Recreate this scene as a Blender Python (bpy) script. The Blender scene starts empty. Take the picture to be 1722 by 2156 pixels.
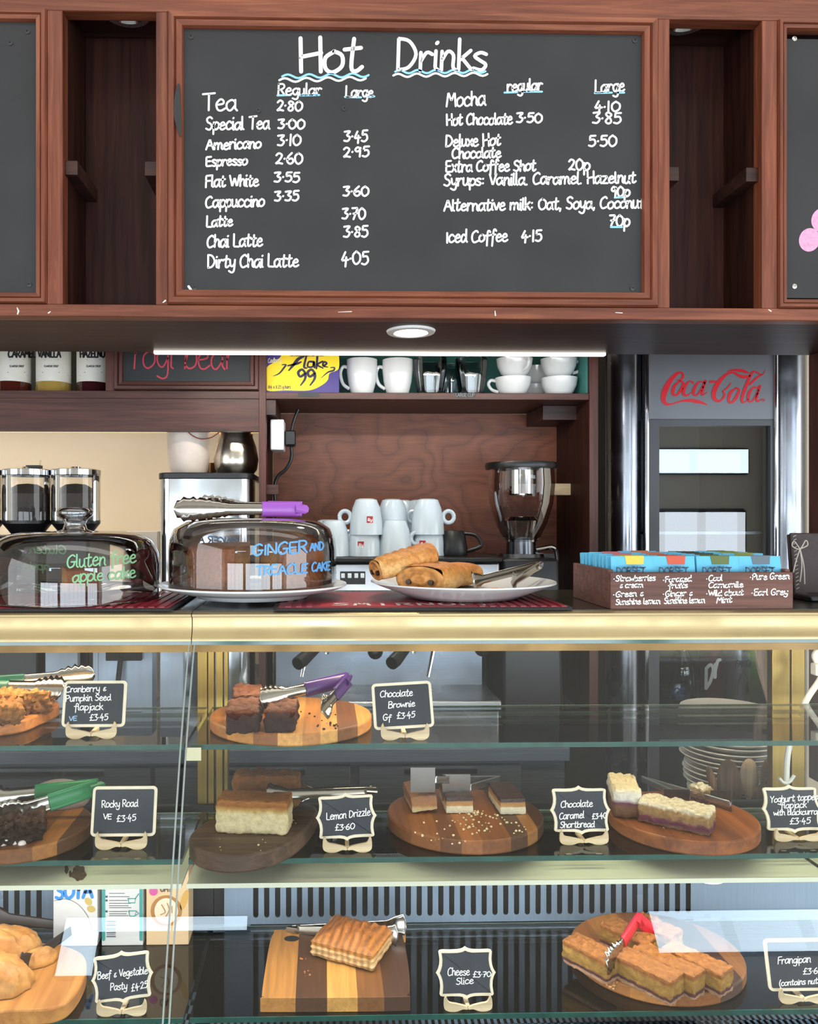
import bpy, bmesh, math, random
from math import sin, cos, pi, radians as R
from mathutils import Vector, Matrix, noise
random.seed(7)
SC = bpy.context.scene
COL = SC.collection

# ------------------------------------------------------------------ camera
FP, CX, CY, YAW, ZE = 1661.0, 718.0, 1085.0, R(1.3), 1.45
cam = bpy.data.cameras.new('camera'); co = bpy.data.objects.new('camera', cam); COL.objects.link(co)
co.location = (0, 0, ZE); co.rotation_euler = (pi/2, 0, -YAW)
cam.sensor_width = 36; cam.lens = 36*FP/2156
cam.shift_x = (861-CX)/2156; cam.shift_y = (CY-1078)/2156
cam.clip_start = .02
SC.camera = co

# ------------------------------------------------------------------ world and lights
SC.view_settings.view_transform = 'Standard'; SC.view_settings.look = 'None'
SC.view_settings.gamma = 1; SC.view_settings.exposure = 0.24; SC.view_settings.use_curve_mapping = False
w = bpy.data.worlds.new('sky'); SC.world = w; w.use_nodes = True
w.node_tree.nodes['Background'].inputs[0].default_value = (.62, .8, 1, 1)
w.node_tree.nodes['Background'].inputs[1].default_value = 1.5
def area(name, loc, rot, sx, sy, power, col=(1, 1, 1), spread=180):
    l = bpy.data.lights.new(name, 'AREA'); l.shape = 'RECTANGLE'; l.size = sx; l.size_y = sy; l.energy = power; l.color = col; l.spread = R(spread)
    o = bpy.data.objects.new(name, l); o.location = loc; o.rotation_euler = rot; COL.objects.link(o); return o
def spot(name, loc, power, col, ang=100, rot=(0, 0, 0), rad=.03):
    l = bpy.data.lights.new(name, 'SPOT'); l.energy = power; l.color = col; l.spot_size = R(ang); l.spot_blend = .7; l.shadow_soft_size = rad
    o = bpy.data.objects.new(name, l); o.location = loc; o.rotation_euler = rot; COL.objects.link(o); return o
# daylight through the café windows behind the camera, openings shaped for case glass reflections
for x0, x1, z0, z1, p in ((-1.62, -1.40, 1.78, 2.09, 2.2), (-1.40, -.48, 2.01, 2.09, 2.4), (2.09, 4.13, 1.86, 2.09, 14)): area('window_daylight', ((x0+x1)/2, -3.15, (z0+z1)/2), (R(90), 0, 0), x1-x0, z1-z0, p, (.68, .86, 1))
area('side_window_daylight', (-2.88, -.9, 1.5), (R(90), 0, R(-90)), 3.0, 1.6, 34, (.92, .96, 1))  # added side fill, the wall here has no window
area('side_window_daylight', (4.28, -.9, 1.5), (R(90), 0, R(90)), 3.0, 1.6, 52, (.92, .96, 1))  # matching added fill in front of the opposite solid wall
for x0, x1, p in ((-2.6, -.75, 42), (-.5, 2.2, 62), (2.5, 4.1, 34)): area('glazing_daylight', ((x0+x1)/2, -3.15, .82), (R(90), 0, 0), x1-x0, 1.32, p, (.86, .93, 1))  # made-up low glazing, added for dome stripes and frontal light
# unseen fill light added over the customers' side of the counter
area('ceiling_panel_light', (.3, .72, 2.78), (0, 0, 0), 3.2, .5, 9, (1, .95, .88))

# ------------------------------------------------------------------ geometry helpers
ca, sa = cos(YAW), sin(YAW)
EYE = Vector((0, 0, ZE))
def ray(px, py):
    r = (px-CX)/FP; u = (CY-py)/FP
    return Vector((r*ca+sa, ca-r*sa, u))
def P(px, py, y):
    d = ray(px, py); return EYE + d*(y/d.y)
def H(px, py, z):
    d = ray(px, py); return EYE + d*((z-ZE)/d.z)
def HP(px, py, p0, n):
    d = ray(px, py); return EYE + d*((p0-EYE).dot(n)/d.dot(n))
def X(px, y): return P(px, 600, y).x
def Z(py, y, px=861): return P(px, py, y).z

def wloc(o):
    v = Vector((0, 0, 0))
    while o: v = v + o.location; o = o.parent
    return v
def props(o, label=None, cat=None, group=None, kind=None):
    if label: o['label'] = label
    if cat: o['category'] = cat
    if group: o['group'] = group
    if kind: o['kind'] = kind
    return o
def thing(name, label, cat, loc=(0, 0, 0), group=None):
    o = bpy.data.objects.new(name, None); o.empty_display_size = .03; o.location = loc; COL.objects.link(o)
    return props(o, label, cat, group)

class MB:
    def __init__(s, M=None): s.v = []; s.f = []; s.M = M or Matrix()
    def add(s, vs, fs):
        b = len(s.v); s.v += [s.M @ Vector(v) for v in vs]; s.f += [tuple(b+i for i in f) for f in fs]; return s
    def box(s, x0, x1, y0, y1, z0, z1):
        return s.add([(x0,y0,z0),(x1,y0,z0),(x1,y1,z0),(x0,y1,z0),(x0,y0,z1),(x1,y0,z1),(x1,y1,z1),(x0,y1,z1)],
                     [(3,2,1,0),(4,5,6,7),(0,1,5,4),(1,2,6,5),(2,3,7,6),(3,0,4,7)])
    def lathe(s, prof, c=(0,0,0), n=40, a0=0, a1=2*pi, rad=None):
        full = abs(a1-a0-2*pi) < 1e-6; m = n if full else n+1; vs = []; fs = []
        for r, z in prof:
            for i in range(m):
                a = a0+(a1-a0)*i/n; q = r*(rad(a, z) if rad else 1)
                vs.append((c[0]+q*cos(a), c[1]+q*sin(a), c[2]+z))
        for j in range(len(prof)-1):
            for i in range(n):
                k = (i+1) % m; fs.append((j*m+i, j*m+k, (j+1)*m+k, (j+1)*m+i))
        return s.add(vs, fs)
    def prism(s, pts, d, plane='xz', at=0):            # polygon (CCW) extruded by d
        n = len(pts); f = {'xz': lambda a, b, t: (a, t, b), 'xy': lambda a, b, t: (a, b, t), 'yz': lambda a, b, t: (t, a, b)}[plane]
        vs = [f(a, b, at) for a, b in pts]+[f(a, b, at+d) for a, b in pts]
        return s.add(vs, [tuple(range(n)), tuple(range(2*n-1, n-1, -1))]+[(i, i+n, (i+1) % n+n, (i+1) % n) for i in range(n)])
    def tube(s, pts, r, n=10, cap=True):
        pts = [Vector(p) for p in pts]; rs = r if isinstance(r, (list, tuple)) else [r]*len(pts); vs = []; fs = []; u = None
        for i, p in enumerate(pts):
            t = (pts[min(i+1, len(pts)-1)]-pts[max(i-1, 0)]).normalized()
            if u is None: u = t.orthogonal().normalized()
            u = (u-t*u.dot(t)).normalized(); w_ = t.cross(u)
            for k in range(n):
                a = 2*pi*k/n; vs.append(p+(u*cos(a)+w_*sin(a))*rs[i])
        for i in range(len(pts)-1):
            for k in range(n): fs.append((i*n+k, i*n+(k+1) % n, (i+1)*n+(k+1) % n, (i+1)*n+k))
        if cap: fs += [tuple(range(n-1, -1, -1)), tuple(range((len(pts)-1)*n, len(pts)*n))]
        return s.add(vs, fs)
    def grid(s, fn, nu, nv, closeu=False):
        m = nu if closeu else nu+1; vs = [fn(i/nu, j/nv) for j in range(nv+1) for i in range(m)]
        return s.add(vs, [(j*m+i, j*m+(i+1) % m, (j+1)*m+(i+1) % m, (j+1)*m+i) for j in range(nv) for i in range(nu)])
    def ball(s, c, rx, ry, rz, n=16, amp=0, fr=30, seed=0, flat=False):
        c = Vector(c); o = Vector((seed*3.1, seed*1.7, 0))
        def fn(u, v):
            a = 2*pi*u; b = pi*(v-.5)*.999; d = Vector((rx*cos(a)*cos(b), ry*sin(a)*cos(b), rz*sin(b)))
            d *= 1+amp*noise.noise(d*fr+o)
            if flat and d.z < 0: d.z *= .15
            return c+d
        return s.grid(fn, n*2, n, True)
    def block(s, sx, sy, sz, n=14, amp=.002, fr=60, rnd=.2, seed=0, fn=None, c=(0, 0, 0)):   # a rough block standing on z = 0
        st = max(sx, sy, sz)/n; nx, ny, nz = (max(3, int(round(q/st))) for q in (sx, sy, sz)); idx = {}; vs = []; fs = []
        def vid(i, j, k):
            if (i, j, k) not in idx:
                q = Vector((i/nx-.5, j/ny-.5, k/nz-.5)); p = Vector((q.x*sx, q.y*sy, q.z*sz))
                e = rnd*min(sx, sy, sz); core = Vector((max(-sx/2+e, min(sx/2-e, p.x)), max(-sy/2+e, min(sy/2-e, p.y)), max(-sz/2+e, min(sz/2-e, p.z))))
                dd = p-core
                if dd.length > 1e-9: p = core+dd.normalized()*min(dd.length, e) if e > 0 else p
                nn = (p-Vector((0, 0, 0))).normalized() if dd.length < 1e-9 else dd.normalized()
                p = p+nn*amp*(noise.noise(p*fr+Vector((seed*7.3, seed*2.1, seed)))+.5*noise.noise(p*fr*2.3+Vector((seed, 9, 1))))
                if fn: p = fn(p, q)
                idx[(i, j, k)] = len(vs); vs.append(Vector((p.x+c[0], p.y+c[1], p.z+sz/2+c[2])))
            return idx[(i, j, k)]
        for i in range(nx):
            for j in range(ny):
                fs.append((vid(i,j,0), vid(i,j+1,0), vid(i+1,j+1,0), vid(i+1,j,0))); fs.append((vid(i,j,nz), vid(i+1,j,nz), vid(i+1,j+1,nz), vid(i,j+1,nz)))
        for i in range(nx):
            for k in range(nz):
                fs.append((vid(i,0,k), vid(i+1,0,k), vid(i+1,0,k+1), vid(i,0,k+1))); fs.append((vid(i,ny,k), vid(i,ny,k+1), vid(i+1,ny,k+1), vid(i+1,ny,k)))
        for j in range(ny):
            for k in range(nz):
                fs.append((vid(0,j,k), vid(0,j,k+1), vid(0,j+1,k+1), vid(0,j+1,k))); fs.append((vid(nx,j,k), vid(nx,j+1,k), vid(nx,j+1,k+1), vid(nx,j,k+1)))
        return s.add(vs, fs)
    def build(s, name, mat, parent=None, bevel=0, smooth=True, solid=0, sub=0, label=None, ang=.6, fix=False):
        me = bpy.data.meshes.new(name); off = wloc(parent) if parent else Vector((0, 0, 0))
        me.from_pydata([v-off for v in s.v], [], s.f); me.update()
        if fix:
            b = bmesh.new(); b.from_mesh(me); bmesh.ops.recalc_face_normals(b, faces=b.faces); b.to_mesh(me); b.free()
        if smooth:
            me.polygons.foreach_set('use_smooth', [True]*len(me.polygons)); me.set_sharp_from_angle(angle=ang)
        me.materials.append(mat)
        o = bpy.data.objects.new(name, me); COL.objects.link(o)
        if parent: o.parent = parent
        if label: o['label'] = label
        if solid: m = o.modifiers.new('s', 'SOLIDIFY'); m.thickness = solid; m.offset = 0
        if bevel: m = o.modifiers.new('b', 'BEVEL'); m.width = bevel; m.segments = 2; m.limit_method = 'ANGLE'; m.angle_limit = R(40); m.harden_normals = False
        if sub: m = o.modifiers.new('u', 'SUBSURF'); m.levels = sub; m.render_levels = sub
        return o
def B(*a, **k): return MB().box(*a)
def struct(o): o['kind'] = 'structure'; return o
def copy_tree(o, parent=None):
    c = o.copy(); COL.objects.link(c); c.parent = parent
    for ch in list(o.children): copy_tree(ch, c)
    return c
def dup(o, loc, label=None, group=None, rz=None):
    c = copy_tree(o); c.location = loc
    if label: c['label'] = label
    if group: c['group'] = group
    if rz is not None: c.rotation_euler.z = rz
    return c
def crom(pts, n=6):
    out = []; L = len(pts)
    for i in range(L-1):
        p0 = pts[max(i-1, 0)]; p1 = pts[i]; p2 = pts[i+1]; p3 = pts[min(i+2, L-1)]
        for k in range(n):
            t = k/n; out.append(tuple(.5*((2*b)+(-a+c)*t+(2*a-5*b+4*c-d)*t*t+(-a+3*b-3*c+d)*t**3) for a, b, c, d in zip(p0, p1, p2, p3)))
    out.append(tuple(pts[-1])); return out

# ------------------------------------------------------------------ materials
def srgb(h):
    h = h.lstrip('#'); q = [int(h[i:i+2], 16)/255 for i in (0, 2, 4)]
    return tuple((c/12.92 if c <= .04045 else ((c+.055)/1.055)**2.4) for c in q)+(1,)
class NT:
    def __init__(s, name):
        s.m = bpy.data.materials.new(name); s.m.use_nodes = True; s.t = s.m.node_tree; s.t.nodes.clear()
        s.out = s.n('ShaderNodeOutputMaterial')
    def n(s, typ, **k):
        q = s.t.nodes.new(typ)
        for a, b in k.items():
            if a[0] == '_': q.inputs[a[1:].replace('_', ' ')].default_value = b
            else: setattr(q, a, b)
        return q
    def l(s, a, b): s.t.links.new(a, b)
    def ramp(s, stops, interp='LINEAR'):
        r = s.n('ShaderNodeValToRGB'); e = r.color_ramp.elements; r.color_ramp.interpolation = interp
        while len(e) < len(stops): e.new(1)
        for q, (p, c) in zip(e, stops): q.position = p; q.color = srgb(c) if isinstance(c, str) else c
        return r
    def coord(s, kind='Object', scale=(1, 1, 1), rot=(0, 0, 0)):
        tc = s.n('ShaderNodeTexCoord'); mp = s.n('ShaderNodeMapping'); mp.inputs['Scale'].default_value = scale; mp.inputs['Rotation'].default_value = rot
        s.l(tc.outputs[kind], mp.inputs[0]); return mp.outputs[0]
    def bsdf(s, rough=.5, metal=0, spec=.5, **k):
        b = s.n('ShaderNodeBsdfPrincipled'); b.inputs['Roughness'].default_value = rough; b.inputs['Metallic'].default_value = metal; b.inputs['Specular IOR Level'].default_value = spec
        s.l(b.outputs[0], s.out.inputs[0]); return b
    def bump(s, b, src, st=.2, d=.001):
        q = s.n('ShaderNodeBump'); q.inputs['Strength'].default_value = st; q.inputs['Distance'].default_value = d; s.l(src, q.inputs['Height']); s.l(q.outputs[0], b.inputs['Normal'])
MATS = {}
def plain(name, col, rough=.5, metal=0, spec=.5, var=0, vs=40, emit=0, bump=0, bs=200, coat=0):
    if name in MATS: return MATS[name]
    t = NT(name); b = t.bsdf(rough, metal, spec); c = srgb(col); b.inputs['Base Color'].default_value = c
    if coat: b.inputs['Coat Weight'].default_value = coat; b.inputs['Coat Roughness'].default_value = .05
    if var or bump:
        uv = t.coord(); nz = t.n('ShaderNodeTexNoise', _Scale=vs, _Detail=5.0); t.l(uv, nz.inputs['Vector'])
        if var:
            r = t.ramp([(.3, tuple(max(0, q*(1-var)) for q in c[:3])+(1,)), (.7, tuple(min(1, q*(1+var)) for q in c[:3])+(1,))]); t.l(nz.outputs['Fac'], r.inputs[0]); t.l(r.outputs[0], b.inputs['Base Color'])
        if bump:
            n2 = t.n('ShaderNodeTexNoise', _Scale=bs, _Detail=4.0); t.l(uv, n2.inputs['Vector']); t.bump(b, n2.outputs['Fac'], bump, .002)
    if emit: b.inputs['Emission Color'].default_value = c; b.inputs['Emission Strength'].default_value = emit
    MATS[name] = t.m; return t.m
def wood(name, c1, c2, axis='x', rough=.4, sc=14, spec=.4, c3=None, knots=0):
    t = NT(name); b = t.bsdf(rough, 0, spec); s = [sc*7]*3; s['xyz'.index(axis)] = sc*.35; uv = t.coord('Object', tuple(s))
    nz = t.n('ShaderNodeTexNoise', _Scale=1.0, _Detail=7.0, _Roughness=.62, _Distortion=.6); t.l(uv, nz.inputs['Vector'])
    s2 = [sc*1.2]*3; s2['xyz'.index(axis)] = sc*.12; uv2 = t.coord('Object', tuple(s2)); n2 = t.n('ShaderNodeTexNoise', _Scale=1.0, _Detail=3.0); t.l(uv2, n2.inputs['Vector'])
    r = t.ramp([(.28, c1), (.5, c3 or c2), (.72, c2)] if c3 else [(.3, c1), (.7, c2)]); t.l(nz.outputs['Fac'], r.inputs[0])
    mx = t.n('ShaderNodeMix', data_type='RGBA', blend_type='MULTIPLY'); mx.inputs['Factor'].default_value = .75
    r2 = t.ramp([(.3, (.55, .52, .5, 1)), (.65, (1.12, 1.08, 1.05, 1))]); t.l(n2.outputs['Fac'], r2.inputs[0])
    t.l(r.outputs[0], mx.inputs['A']); t.l(r2.outputs[0], mx.inputs['B']); t.l(mx.outputs['Result'], b.inputs['Base Color'])
    t.bump(b, nz.outputs['Fac'], .12, .002); return t.m
def striped(name, stops, axis=0, rough=.45, rot=(0, 0, 0)):         # glued-up board of wood strips
    t = NT(name); b = t.bsdf(rough, 0, .4); uv = t.coord('Generated', (1, 1, 1), rot); sp = t.n('ShaderNodeSeparateXYZ'); t.l(uv, sp.inputs[0])
    r = t.ramp(stops, 'CONSTANT'); t.l(sp.outputs[axis], r.inputs[0])
    sc = [120, 120, 120]; sc[1-axis] = 8; uv2 = t.coord('Object', tuple(sc)); nz = t.n('ShaderNodeTexNoise', _Scale=1.0, _Detail=6.0, _Distortion=.7); t.l(uv2, nz.inputs['Vector'])
    r2 = t.ramp([(.25, (.6, .56, .5, 1)), (.7, (1.15, 1.1, 1.05, 1))]); t.l(nz.outputs['Fac'], r2.inputs[0])
    mx = t.n('ShaderNodeMix', data_type='RGBA', blend_type='MULTIPLY'); mx.inputs['Factor'].default_value = .8
    t.l(r.outputs[0], mx.inputs['A']); t.l(r2.outputs[0], mx.inputs['B']); t.l(mx.outputs['Result'], b.inputs['Base Color']); t.bump(b, nz.outputs['Fac'], .1, .001); return t.m
def layered(name, stops, rough=.7, dist=.06, ns=60, var=.35, bump=.6, bs=180, interp='LINEAR', spec=.3, axis=2):   # food in layers
    t = NT(name); b = t.bsdf(rough, 0, spec); uv = t.coord('Generated'); sp = t.n('ShaderNodeSeparateXYZ'); t.l(uv, sp.inputs[0])
    uo = t.coord('Object'); nz = t.n('ShaderNodeTexNoise', _Scale=float(ns), _Detail=5.0); t.l(uo, nz.inputs['Vector'])
    ma = t.n('ShaderNodeMath', operation='MULTIPLY_ADD'); ma.inputs[1].default_value = dist; t.l(nz.outputs['Fac'], ma.inputs[0]); t.l(sp.outputs[axis], ma.inputs[2])
    mb_ = t.n('ShaderNodeMath', operation='SUBTRACT'); mb_.inputs[1].default_value = dist*.5; t.l(ma.outputs[0], mb_.inputs[0])
    r = t.ramp(stops, interp); t.l(mb_.outputs[0], r.inputs[0])
    n2 = t.n('ShaderNodeTexNoise', _Scale=float(bs), _Detail=6.0, _Roughness=.65); t.l(uo, n2.inputs['Vector'])
    r2 = t.ramp([(.3, (1-var,)*3+(1,)), (.7, (1+var*.6,)*3+(1,))]); t.l(n2.outputs['Fac'], r2.inputs[0])
    mx = t.n('ShaderNodeMix', data_type='RGBA', blend_type='MULTIPLY'); mx.inputs['Factor'].default_value = 1
    t.l(r.outputs[0], mx.inputs['A']); t.l(r2.outputs[0], mx.inputs['B']); t.l(mx.outputs['Result'], b.inputs['Base Color']); t.bump(b, n2.outputs['Fac'], bump, .003); return t.m
def thin_glass(name, tint=(1, 1, 1, 1), k=1.7, rough=.0, ior=1.5):
    t = NT(name); tr = t.n('ShaderNodeBsdfTransparent'); tr.inputs[0].default_value = tint; gl = t.n('ShaderNodeBsdfGlossy'); gl.inputs['Roughness'].default_value = rough
    fr = t.n('ShaderNodeFresnel'); fr.inputs[0].default_value = ior; m = t.n('ShaderNodeMath', operation='MULTIPLY', use_clamp=True); m.inputs[1].default_value = k; t.l(fr.outputs[0], m.inputs[0])
    mx = t.n('ShaderNodeMixShader'); t.l(m.outputs[0], mx.inputs[0]); t.l(tr.outputs[0], mx.inputs[1]); t.l(gl.outputs[0], mx.inputs[2]); t.l(mx.outputs[0], t.out.inputs[0]); return t.m
def brushed(name, col='#b9bcc0', rough=.3, axis='x', sc=30, dirt=.12):
    t = NT(name); b = t.bsdf(rough, 1, .5); s = [sc*20]*3; s['xyz'.index(axis)] = sc*.3; uv = t.coord('Object', tuple(s)); nz = t.n('ShaderNodeTexNoise', _Scale=1.0, _Detail=4.0); t.l(uv, nz.inputs['Vector'])
    c = srgb(col); r = t.ramp([(.3, tuple(q*(1-dirt) for q in c[:3])+(1,)), (.7, c)]); t.l(nz.outputs['Fac'], r.inputs[0]); t.l(r.outputs[0], b.inputs['Base Color'])
    n2 = t.n('ShaderNodeTexNoise', _Scale=9.0, _Detail=4.0); uo = t.coord(); t.l(uo, n2.inputs['Vector']); rr = t.ramp([(.3, (rough*.7,)*3+(1,)), (.7, (rough*1.5,)*3+(1,))]); t.l(n2.outputs['Fac'], rr.inputs[0]); t.l(rr.outputs[0], b.inputs['Roughness'])
    t.bump(b, nz.outputs['Fac'], .04, .001); return t.m

WF = wood('mahogany_horizontal', '#572a1b', '#965a3d', 'x', .4, 12, c3='#77412d')
WV = wood('mahogany_vertical', '#572a1b', '#94583c', 'z', .4, 12, c3='#763f2c')
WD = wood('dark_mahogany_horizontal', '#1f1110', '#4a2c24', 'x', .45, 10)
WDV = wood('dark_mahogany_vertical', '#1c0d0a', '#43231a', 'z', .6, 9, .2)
WM = wood('back_bar_wood', '#331b17', '#613a30', 'x', .45, 12)
WMV = wood('back_bar_wood_upright', '#351c18', '#65392f', 'z', .45, 12)
CHALK = plain('chalkboard_paint', '#303031', .62, 0, .35, var=.16, vs=7, bump=.08, bs=240)
INK = plain('white_chalk_pen', '#f7f6f2', .7)
BLUEINK = plain('pale_blue_chalk_pen', '#8fcdf0', .7)
STEEL = brushed('brushed_steel', '#bfc3c8', .28)
STEELV = brushed('brushed_steel_upright', '#c2c6cb', .25, 'z')
STEELD = brushed('dull_steel', '#7f8894', .36, 'x')
CHROME = plain('chrome', '#d8dade', .08, 1)
BLACK = plain('black_plastic', '#131315', .35)
BLACKM = plain('black_matt', '#1a1a1c', .7)
CHINA = plain('white_china', '#d6d8d8', .12, 0, .6)
CHINAB = plain('bluish_white_china', '#bccad4', .12, 0, .6)
GLASS = thin_glass('clear_thin_glass')
SHELFGLASS = thin_glass('shelf_glass', (.93, .975, .96, 1), 1.3)
EDGEGLASS = plain('green_glass_edge', '#1d4f47', .12, 0, .8, var=.25, vs=30)
GOLD = brushed('gold_anodised', '#c6b287', .4, 'x', 20, .08)
GOLDD = brushed('old_gold_upright', '#a58a4c', .38, 'z', 20, .15)
DUCT = brushed('duct_steel', '#8496a8', .35, 'z', 30); DUCT.node_tree.nodes['Principled BSDF'].inputs['Metallic'].default_value = .2
BLUESTEEL = brushed('bluish_steel', '#96a3b3', .35, 'z', 30); BLUESTEEL.node_tree.nodes['Principled BSDF'].inputs['Metallic'].default_value = .35
BLUESTEELD = brushed('worn_bluish_steel', '#5f6b7a', .4, 'x', 20, .3); BLUESTEELD.node_tree.nodes['Principled BSDF'].inputs['Metallic'].default_value = .5
CREAM = plain('cream_enamel', '#dcddc6', .35, var=.05, vs=6)
BOARDEDGE = plain('pale_wood_trim', '#e6d8bd', .55, var=.08)
PALEWOOD = wood('pale_stand_wood', '#cdb48c', '#e6d2ae', 'x', .5, 30)
SLATE = plain('price_board_slate', '#1c232e', .5, 0, .4, var=.25, vs=25, bump=.1)
# ------------------------------------------------------------------ single-stroke handwriting ("!" = straight strokes)
G = {}
def gl(ch, w_, *st):
    G[ch] = (w_, [([tuple(float(q) for q in p.split(',')) for p in s.lstrip('!').split()], s[0] == '!') for s in st])
gl('a', 10, '8,8 5,10 1,7 1,2 4,0 8,5', '!8,10 8,2 9.6,0'); gl('b', 9, '!1,16 1,0', '1,4 4,10 8,8 8,2 4,0 1,2'); gl('c', 9, '8,8 5,10 1,6 2,1 5,0 8.5,2')
gl('d', 10, '8,7 4,9.6 1,5 2,.4 5,.4 8,5', '!8,16 8,2 9.6,0'); gl('e', 9, '1,5 6.5,6 7,8.5 4.5,10 1,6 2,1 5,0 8.5,2'); gl('f', 8, '8,14 6,16 4,13 3,-5', '!0,9 7,9.4')
gl('g', 9, '8,8 5,10 1,7 2,2 5,1 8,6', '8,10 8,-3 5,-6 1,-4.5'); gl('h', 9, '!1,16 1,0', '1,5 4,10 7,8 7,2 8.6,0'); gl('i', 3.5, '!1.2,10 1.2,1 2.6,0', '!1.4,14 1.9,14.6')
gl('j', 4, '3,10 3,-4 0,-6', '!3,14 3.5,14.6'); gl('k', 8, '!1,16 1,0', '!7,10 1,4.6', '!2.6,6 7.6,0'); gl('l', 4, '!1,16 1,1.4 3,0')
gl('m', 14, '!1,10 1,0', '1,5 4,10 6.4,8 6.4,0', '6.4,5 9,10 11.6,8 11.6,2 13.2,0'); gl('n', 9, '!1,10 1,0', '1,5 4,10 7,8 7,2 8.6,0'); gl('o', 9, '5,10 1,7 1,2 4,0 8,3 8,8 4.6,10')
gl('p', 9, '!1,10 1,-6', '1,5 4,10 8,8 8,3 4,0 1,3'); gl('q', 9, '8,8 5,10 1,7 2,1 5,1 8,6', '!8,10 8,-6'); gl('r', 7.5, '!1,10 1,0', '1,5 4,10 7,9')
gl('s', 8, '7,9 4,10 1,8 4,5.4 7,3 5,0 .6,1'); gl('t', 8, '4,15 3,2 5,0 7.6,2', '!0,10 7,10.8'); gl('u', 9, '1,10 1,2 4,0 7,4', '!7,10 7,1.4 8.6,0')
gl('v', 8, '!.4,10 4,0 7.6,10'); gl('w', 12, '!.4,10 3,0 6,8 9,0 11.6,10'); gl('x', 8, '!1,10 7.4,0', '!7.4,10 1,0'); gl('y', 9, '1,10 2,3 5,2 8,6', '8,10 7,-3 4,-6 0,-4'); gl('z', 9, '!1,10 7.6,10 1,0 8.4,0')
gl('A', 12, '!.6,0 6,16 11.4,0', '!3,6 9,6'); gl('B', 11, '!1,16 1,0', '1,16 7,15.6 8,11 1,8.6', '1,8.6 8,8 9.6,3 6,0 1,0'); gl('C', 11, '9.6,14 7,16 2,12 1,5 4,0 10,2')
gl('D', 12, '!1.4,16 1.4,0', '1.4,16 7,14.6 10.6,8 7,1.4 1.4,0'); gl('E', 9.5, '!8.6,16 1,15.6 1,0 8.6,.4', '!1,8.4 7.4,8.6'); gl('F', 9, '!8.6,16 1,15.4 1,0', '!1,8.4 7,8.8')
gl('G', 12, '10,14 7,16 2,12 1,5 4,0 9,2 10,7', '!6,7 11,7'); gl('H', 11, '!1,16 1.6,0', '!9.4,16.4 10,0', '!1.2,7 10,9'); gl('I', 3.5, '!1.6,13 1.6,0'); gl('J', 8, '6,16 6,3 3,0 0,3')
gl('K', 10, '!1,16 1,0', '!8.6,16 1,7.6', '!3,9 9,0'); gl('L', 9, '!1,16 1,.4 8.4,0'); gl('M', 13, '!.6,0 2.4,16 6.4,6 10.4,16 12,0'); gl('N', 11, '!1,0 1,16 9.6,0 9.6,16')
gl('O', 12, '6,16 1.4,12 1.4,4 5.4,0 10.6,4 10.6,12 5.4,16'); gl('P', 10, '!1,16 1,0', '1,15.6 7,15.4 8.6,11 5,7.6 1,7.6'); gl('Q', 12, '6,16 1.4,12 1.4,4 5.4,0 10.6,4 10.6,12 5.4,16', '!7,4 11,-1')
gl('R', 10.5, '!1,16 1,0', '1,15.6 7,15.4 8.6,11.4 5,8 1,7.6', '!4,7.8 9.6,0'); gl('S', 10, '9,14 6,16 2,13.6 3,9.6 7,7.4 8.4,3.4 5,0 .6,1.6'); gl('T', 11, '!.4,15.4 10.6,16.4', '!5.6,15.8 5.4,0')
gl('U', 11, '1,16 1,4 5,0 9.4,4 9.6,16'); gl('V', 10, '!.4,16 5,0 9.6,16'); gl('W', 15, '!.4,16 4,0 7.6,13 11,0 14.6,16'); gl('X', 10, '!1,16 9,0', '!9,16 1,0'); gl('Y', 10, '!.6,16 5,8.4', '!9.4,16 5,8.4 4.6,0'); gl('Z', 10, '!1,16 9,16 1,0 9.4,0')
gl('0', 11, '5.5,15 1.4,11 1.4,4 5,0 9.6,4 9.6,11 5,15'); gl('1', 5, '!2.4,15 2.4,0'); gl('2', 10, '1,12 4,15 8,12 5,5 1,0 4,1 9,0'); gl('3', 10, '1,14 8.4,14.6 4.4,9 8.6,6 6,.6 1,1')
gl('4', 10, '!5,15 1,5 9,6', '!6.4,9 6,-2'); gl('5', 10, '!8.6,15 2.4,14.6 2,9', '2,9 7,9.4 8.6,4 5,0 1,1'); gl('6', 10, '7,15 2,9 1.4,3 5,0 8.6,3 7,7.4 2,6'); gl('7', 9.5, '!1,14.6 8.6,15 3,0', '!2.6,7.4 7.6,8')
gl('8', 10, '7.6,13 4.4,15 2,12 7,6.4 7.6,2 4.4,0 1.6,3 4,7 8,11 7.6,13'); gl('9', 10, '8,12 4.6,15 1.4,11 4,8 8,11', '!8,14 7.4,0')
gl('.', 4, '!1.6,7 2.1,7.4'); gl('_', 4, '!1.4,0 1.9,.4'); gl(',', 4, '!2,1 1.2,-2.4'); gl(':', 5, '!2,2.6 2.4,3', '!2,9 2.4,9.4'); gl('-', 7, '!1,7 6,7.2'); gl(' ', 6); gl("'", 3, '!1.4,16 1.2,13')
gl('£', 10, '8.6,14 6,16 4,13 3.6,3 1,.4 4,1 9.4,.4', '!1,8 7,8.4'); gl('&', 9, '7.4,10 4,9 3.6,6.4 6,6 3,5 2.4,2 5,1 8,3'); gl('(', 5, '4,16 1.4,10 1.4,3 4,-3'); gl(')', 5, '1,16 3.6,10 3.6,3 1,-3'); gl('•', 7, '!2.6,6 3.2,6.4'); gl('/', 7, '!1,-1 6,16'); gl('|', 4, '!2,15 2,0')
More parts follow.
